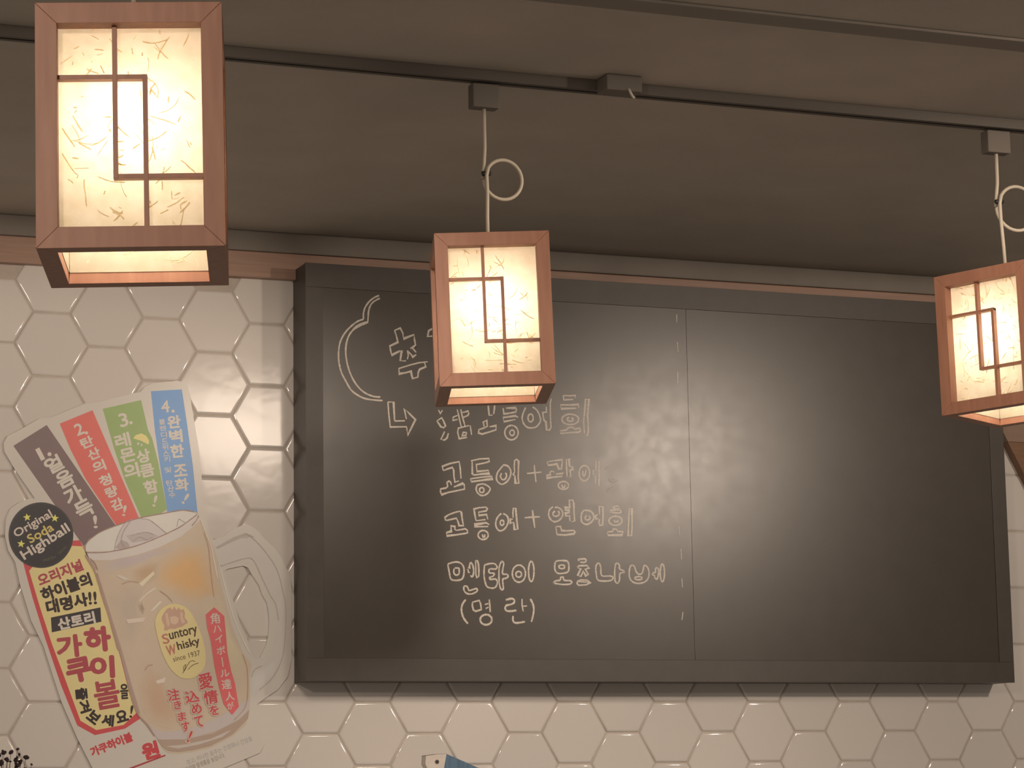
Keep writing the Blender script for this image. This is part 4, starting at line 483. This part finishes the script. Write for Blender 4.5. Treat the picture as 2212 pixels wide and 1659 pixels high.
# ------------------------------------------------------------------ paper lanterns
LW, LH, LT, LD = .2444, .331, .0283, .026
def trap_bar(fr, ba, d0, d1):
    """bar with front outline fr and back outline ba (x, z pairs); depth d0 to d1 from the face, face at y = -LW/2"""
    n = len(fr); y0, y1 = -LW / 2 + d0, -LW / 2 + d1
    v = [(x, y0, z) for x, z in fr] + [(x, y1, z) for x, z in ba]
    f = [list(range(n)), list(range(2 * n - 1, n - 1, -1))] + [[k, n + k, n + (k + 1) % n, (k + 1) % n] for k in range(n)]
    bm = bmesh.new(); vs = [bm.verts.new(p) for p in v]
    for q in f: bm.faces.new([vs[i] for i in q])
    bmesh.ops.recalc_face_normals(bm, faces=bm.faces)
    bmesh.ops.bevel(bm, geom=list(bm.edges), offset=.0004, segments=1, affect='EDGES')
    return bm_mesh('bar', bm)
h2, t, d = LW / 2, LT, LD
g = .00012
bars = [
    ('stile', trap_bar([(-h2, 0), (-h2 + t - g, t), (-h2 + t - g, LH - t), (-h2, LH)], [(-h2 + d, 0 + d), (-h2 + t - g, t), (-h2 + t - g, LH - t), (-h2 + d, LH - d)], 0, d)),
    ('stile', trap_bar([(h2, 0), (h2, LH), (h2 - t + g, LH - t), (h2 - t + g, t)], [(h2 - d, d), (h2 - d, LH - d), (h2 - t + g, LH - t), (h2 - t + g, t)], 0, d)),
    ('rail', trap_bar([(-h2 + g, 0), (h2 - g, 0), (h2 - t, t - g), (-h2 + t, t - g)], [(-h2 + d, 0), (h2 - d, 0), (h2 - t, t - g), (-h2 + t, t - g)], 0, d)),
    ('rail', trap_bar([(-h2 + g, LH), (-h2 + t, LH - t + g), (h2 - t, LH - t + g), (h2 - g, LH)], [(-h2 + d, LH), (-h2 + t, LH - t + g), (h2 - t, LH - t + g), (h2 - d, LH)], 0, d)),
]
wi, hi, mw = LW - 2 * t, LH - 2 * t, .0062
def fx(a): return -wi / 2 + wi * a
def fz(b): return LH - t - hi * b
def munt(a0, a1, b0, b1, dd=0.0):
    return box_mesh('muntin', a0, a1, -h2 + .012 + dd, -h2 + d, b0, b1, bev=.0004)
v1, v2, m1, m2 = fx(.395), fx(.605), fz(.254), fz(.745)
munts = [munt(v1 - mw / 2, v1 + mw / 2, m2 - mw / 2, fz(0)), munt(v2 - mw / 2, v2 + mw / 2, fz(1), m1 + mw / 2),
         munt(fx(0), v2 + mw / 2, m1 - mw / 2, m1 + mw / 2, .0006), munt(v1 - mw / 2, fx(1), m2 - mw / 2, m2 + mw / 2, .0006)]
pw, p0, p1 = h2 - d - .0015, .0155, LH - .0155
def paper_mesh():
    n = 6; v, f = [], []
    for i in range(n + 1):
        for j in range(n + 1):
            v.append((-pw + 2 * pw * i / n, -h2 + d + .0009, p0 + (p1 - p0) * j / n))
    for i in range(n):
        for j in range(n):
            a = i * (n + 1) + j; f.append((a, a + n + 1, a + n + 2, a + 1))
    return mesh('paper_pane', v, f)
papers = paper_mesh()
def fibre_mesh(seed):
    rnd = random.Random(seed); v, f = [], []
    for k in range(105):
        x, z = rnd.uniform(-pw + .012, pw - .012), rnd.uniform(p0 + .01, p1 - .01)
        a = rnd.uniform(0, 2 * PI); cv = rnd.gauss(0, 15); L = rnd.choice((.006, .01, .014, .022, .03, .042)); n = 7
        pts = []
        for i in range(n):
            if abs(x) < pw - .004 and p0 + .004 < z < p1 - .004: pts.append((x, z))
            x += math.cos(a) * L / n; z += math.sin(a) * L / n; a += cv * L / n + rnd.gauss(0, .1)
        if len(pts) > 2:
            w = rnd.uniform(.0008, .0021)
            ribbon(v, f, pts, w, -h2 + d + .0005, .3); ribbon(v, f, pts, w, -h2 + d + .0013, .3)
    for k in range(5):
        x, z = rnd.uniform(-pw + .01, pw - .01), rnd.uniform(p0 + .02, p1 - .02); r = rnd.uniform(.0008, .002)
        b = len(v)
        for q in range(7): v.append((x + r * math.cos(q * 2 * PI / 7), -h2 + d + .0004, z + .6 * r * math.sin(q * 2 * PI / 7)))
        f.append(list(range(b, b + 7)))
    return mesh('paper_fibres', v, f)
bulb_me = None
def bulb_mesh():
    bm = bmesh.new()
    prof = [(.0, -.034), (.012, -.032), (.022, -.025), (.029, -.012), (.031, .0), (.028, .014), (.021, .028), (.014, .040), (.0125, .052)]
    n = 18; rings = []
    for r, z in prof:
        if r == 0: rings.append([bm.verts.new((0, 0, z))])
        else: rings.append([bm.verts.new((r * math.cos(2 * PI * k / n), r * math.sin(2 * PI * k / n), z)) for k in range(n)])
    for A, B in zip(rings, rings[1:]):
        for k in range(n):
            if len(A) == 1: bm.faces.new((A[0], B[(k + 1) % n], B[k]))
            else: bm.faces.new((A[k], A[(k + 1) % n], B[(k + 1) % n], B[k]))
    bm.faces.new(rings[-1])
    return bm_mesh('bulb', bm, True)
def paper_lantern(label, x, y, z, yaw, tilt, knot=None, seed=0):
    L = thing('paper_lantern', label, 'lantern', (x, y, z), yaw, 'hanging paper lanterns')
    L.rotation_euler = (tilt[0], tilt[1], yaw)
    for s in range(4):
        for nm, me in bars:
            o = obj(nm, me, M['wood'], L); o.rotation_euler = (0, 0, s * PI / 2)
        for me in munts:
            o = obj('muntin', me, M['wood'], L); o.rotation_euler = (0, 0, s * PI / 2)
        o = obj('paper_pane', papers, M['paper'], L); o.rotation_euler = (0, 0, s * PI / 2)
        fo = obj('paper_fibres', fibre_mesh(seed * 10 + s), M['fibre'], o); fo['kind'] = 'stuff'
    obj('top_board', box_mesh('top_board', -h2 + d + .002, h2 - d - .002, -h2 + d + .002, h2 - d - .002, LH - .0135, LH - .0035), M['wood'], L)
    bz = LH * .5 + .004
    so = bmesh.new()
    bmesh.ops.create_cone(so, cap_ends=True, segments=20, radius1=.017, radius2=.019, depth=LH - .0136 - (bz + .0525), matrix=Matrix.Translation((0, 0, (LH - .0136 + bz + .0525) / 2)))
    obj('socket', bm_mesh('socket', so), M['socket'], L)
    obj('bulb', bulb_mesh(), M['bulb'], L, (0, 0, bz))
    inv = L.matrix_basis.inverted()
    def loc(px, py, pz): return tuple(inv @ Vector((px, py, pz)))
    tc = L.matrix_basis @ Vector((0, 0, LH - .003))
    if knot:
        kx, kz, lr, ax, az = knot
        pts = [loc(*tc), loc(tc.x * .6 + kx * .4, y * .6 + tc.y * .4, tc.z * .6 + kz * .4), loc(kx + .003, y - .002, kz - .045), loc(kx + .001, y - .004, kz - .004)]
        cx, cz = kx + lr * .96, kz - lr * .25
        for i in range(1, 30):
            a = math.radians(160 - i * 12)
            pts.append(loc(cx + lr * math.cos(a), y - .004 + .011 * i / 29, cz + lr * math.sin(a)))
        pts += [loc(kx - .005, y + .006, kz - .012), loc(kx - .002, y + .004, kz + .02), loc(kx * .6 + ax * .4, y + .001, kz * .6 + az * .4), loc(ax, y, az - .02), loc(ax, y, az + .004)]
        obj('cord_tie', tube([loc(kx - .008, y, kz - .001), loc(kx + .011, y, kz + .001)], .0056, 10), M['black'], L)
    else:
        ax, az = tc.x, CEIL - .075
        pts = [loc(*tc), loc(tc.x + .002, tc.y, tc.z + .12), loc(ax, y, az + .004)]
    cd = obj('cord', tube(pts, .0042, 10), M['cord'], L); cd['label'] = 'ivory cord' + (' tied up in a loop' if knot else '')
    top = CEIL - .0265 if knot else CEIL - .001
    am = box_mesh('track_adapter', ax - .031, ax + .031, y - .016, y + .016, az, top, bev=.003)
    am.transform(inv)
    obj('track_adapter', am, M['adapter'], L)
    return L
paper_lantern('large near wooden paper lantern at top left above the highball sign', -1.3508, -3.4902, ZO + .4323, -.2847, (-.0151, -.019), None, 1)
paper_lantern('glowing wooden paper lantern hanging in the middle before the blackboard', -.1404, -1.70, ZO + .5814, -.3058, (-.0235, -.0251), (-.153, ZO + 1.069, .0435, -.1545, ZO + 1.213), 2)
paper_lantern('turned wooden paper lantern at right, cut off by the edge of view', 1.1587, -1.70, ZO + .5907, -1.0881, (-.0192, -.0299), (1.141, ZO + 1.098, .0525, 1.1405, ZO + 1.213), 3)

# ------------------------------------------------------------------ brown board at the right edge
wp = thing('wooden_panel', 'brown wooden panel with slanted edge on tiles behind the right lantern', 'panel', (0, 0, 0))
obj('upper_board', prism('upper_board', [(2.137, ZO + .90), (2.1425, ZO + .885), (2.1945, ZO + .79), (2.8, ZO + .79), (2.8, ZO + .95), (2.137, ZO + .95)], -.036, -.003), M['panell'], wp)
obj('lower_board', prism('lower_board', [(2.195, ZO + .7892), (2.25, ZO + .688), (2.32, ZO + .56), (2.8, ZO + .56), (2.8, ZO + .7892)], -.034, -.003), M['panelw'], wp)

# ------------------------------------------------------------------ fish ornament at the bottom edge
fs = thing('fish_ornament', 'painted wooden fish ornament with white head and blue body below the blackboard', 'ornament', (.30, -.13, ZO - .40))
def F(p): return [(x - .30, z + .40) for x, z in p]
HEAD = F([(.2500, -.1515), (.2795, -.1478), (.3092, -.1465), (.2985, -.2000), (.2700, -.1995), (.2555, -.1870), (.2485, -.1735)])
BODY = F([(.3094, -.1465), (.4040, -.1860), (.5300, -.2500), (.6300, -.3000), (.690, -.284), (.668, -.328), (.686, -.374), (.624, -.342), (.508, -.330), (.378, -.282), (.3000, -.2300), (.2987, -.2000)])
hd = obj('head', prism('head', HEAD, -.020, .014), M['fishw'], fs)
bo = obj('body', prism('body', BODY, -.020, .014), M['fishb'], fs)
bm = bmesh.new(); bmesh.ops.create_cone(bm, cap_ends=True, segments=16, radius1=.0062, radius2=.0062, depth=.001, matrix=Matrix.Translation((.2815 - .30, -.0205, .40 - .1675)) @ Matrix.Rotation(PI / 2, 4, 'X'))
ey = obj('eye', bm_mesh('eye', bm), plain('eye_ring', (.25, .22, .2), .4), hd)
bm = bmesh.new(); bmesh.ops.create_cone(bm, cap_ends=True, segments=16, radius1=.0040, radius2=.0040, depth=.001, matrix=Matrix.Translation((.2815 - .30, -.0212, .40 - .1675)) @ Matrix.Rotation(PI / 2, 4, 'X'))
obj('pupil', bm_mesh('pupil', bm), M['black'], hd)
obj('edge_strip', prism('edge_strip', F([(.2500, -.1515), (.2795, -.1478), (.3092, -.1465), (.3092, -.1455), (.2795, -.1467), (.2496, -.1503)]), -.019, .0135), M['fishedge'], hd)
obj('stand', box_mesh('stand', .10, .125, -.012, .006, -.25, .105), M['fishedge'], fs)

# ------------------------------------------------------------------ dried flowers at the bottom left corner
fl = thing('dried_flowers', 'bunch of dark dried flowers at the bottom left corner', 'flowers', (-.92, -.28, ZO - .62))
rnd = random.Random(5)
heads = [(-.9256, -.125, .0042), (-.876, -.1285, .0045), (-.892, -.136, .0068), (-.909, -.137, .0072), (-.872, -.142, .0045), (-.853, -.149, .0078), (-.882, -.149, .0035), (-.843, -.167, .0035), (-.921, -.140, .0045)]
pos = [(x, rnd.uniform(-.02, .02), z, r, 0) for x, z, r in heads]
for k in range(230):
    a, q = rnd.uniform(0, 2 * PI), math.sqrt(rnd.random())
    x = -.925 + .078 * q * math.cos(a); z = -.215 + .085 * q * math.sin(a)
    pos.append((x, rnd.uniform(-.05, .05), z, rnd.uniform(.003, .0068), 1 if z < -.19 and rnd.random() < .6 else 0))
for which, mat_, nm in ((0, 'flower', 'dark_flower_heads'), (1, 'flowerr', 'red_flower_heads')):
    bm = bmesh.new()
    for x, y, z, r, c in pos:
        if c != which: continue
        mt = Matrix.Translation((x + .92, y, z + .62)) @ Matrix.Rotation(rnd.uniform(0, PI), 4, 'Y') @ Matrix.Diagonal((1.15, .9, .8, 1))
        bmesh.ops.create_icosphere(bm, subdivisions=1, radius=r, matrix=mt)
    o = obj(nm, bm_mesh(nm, bm), M[mat_], fl); o['kind'] = 'stuff'
bm = bmesh.new()
for x, y, z, r, c in pos:
    p = Vector((x + .92, y, z + .62)); b0 = Vector((rnd.uniform(-.02, .02), rnd.uniform(-.02, .02), .12))
    dirv = (p - b0).normalized(); sd = dirv.cross(Vector((0, 1, 0))).normalized() * .0009; fw_ = dirv.cross(sd).normalized() * .0009
    a = [bm.verts.new(b0 + q) for q in (sd, fw_, -sd, -fw_)]; b = [bm.verts.new(p + q * .6) for q in (sd, fw_, -sd, -fw_)]
    for k in range(4): bm.faces.new((a[k], a[(k + 1) % 4], b[(k + 1) % 4], b[k]))
o = obj('stems', bm_mesh('stems', bm), M['stem'], fl); o['kind'] = 'stuff'
bm = bmesh.new()
prof = [(.0, 0), (.034, 0), (.042, .03), (.044, .08), (.036, .14), (.030, .17), (.034, .185), (.031, .185), (.026, .165)]
n = 20; rings = []
for r, z in prof:
    rings.append([bm.verts.new((0, 0, z))] if r == 0 else [bm.verts.new((r * math.cos(2 * PI * k / n), r * math.sin(2 * PI * k / n), z)) for k in range(n)])
for A, B in zip(rings, rings[1:]):
    for k in range(n):
        if len(A) == 1: bm.faces.new((A[0], B[(k + 1) % n], B[k]))
        else: bm.faces.new((A[k], A[(k + 1) % n], B[(k + 1) % n], B[k]))
obj('vase', bm_mesh('vase', bm, True), M['fishedge'], fl)
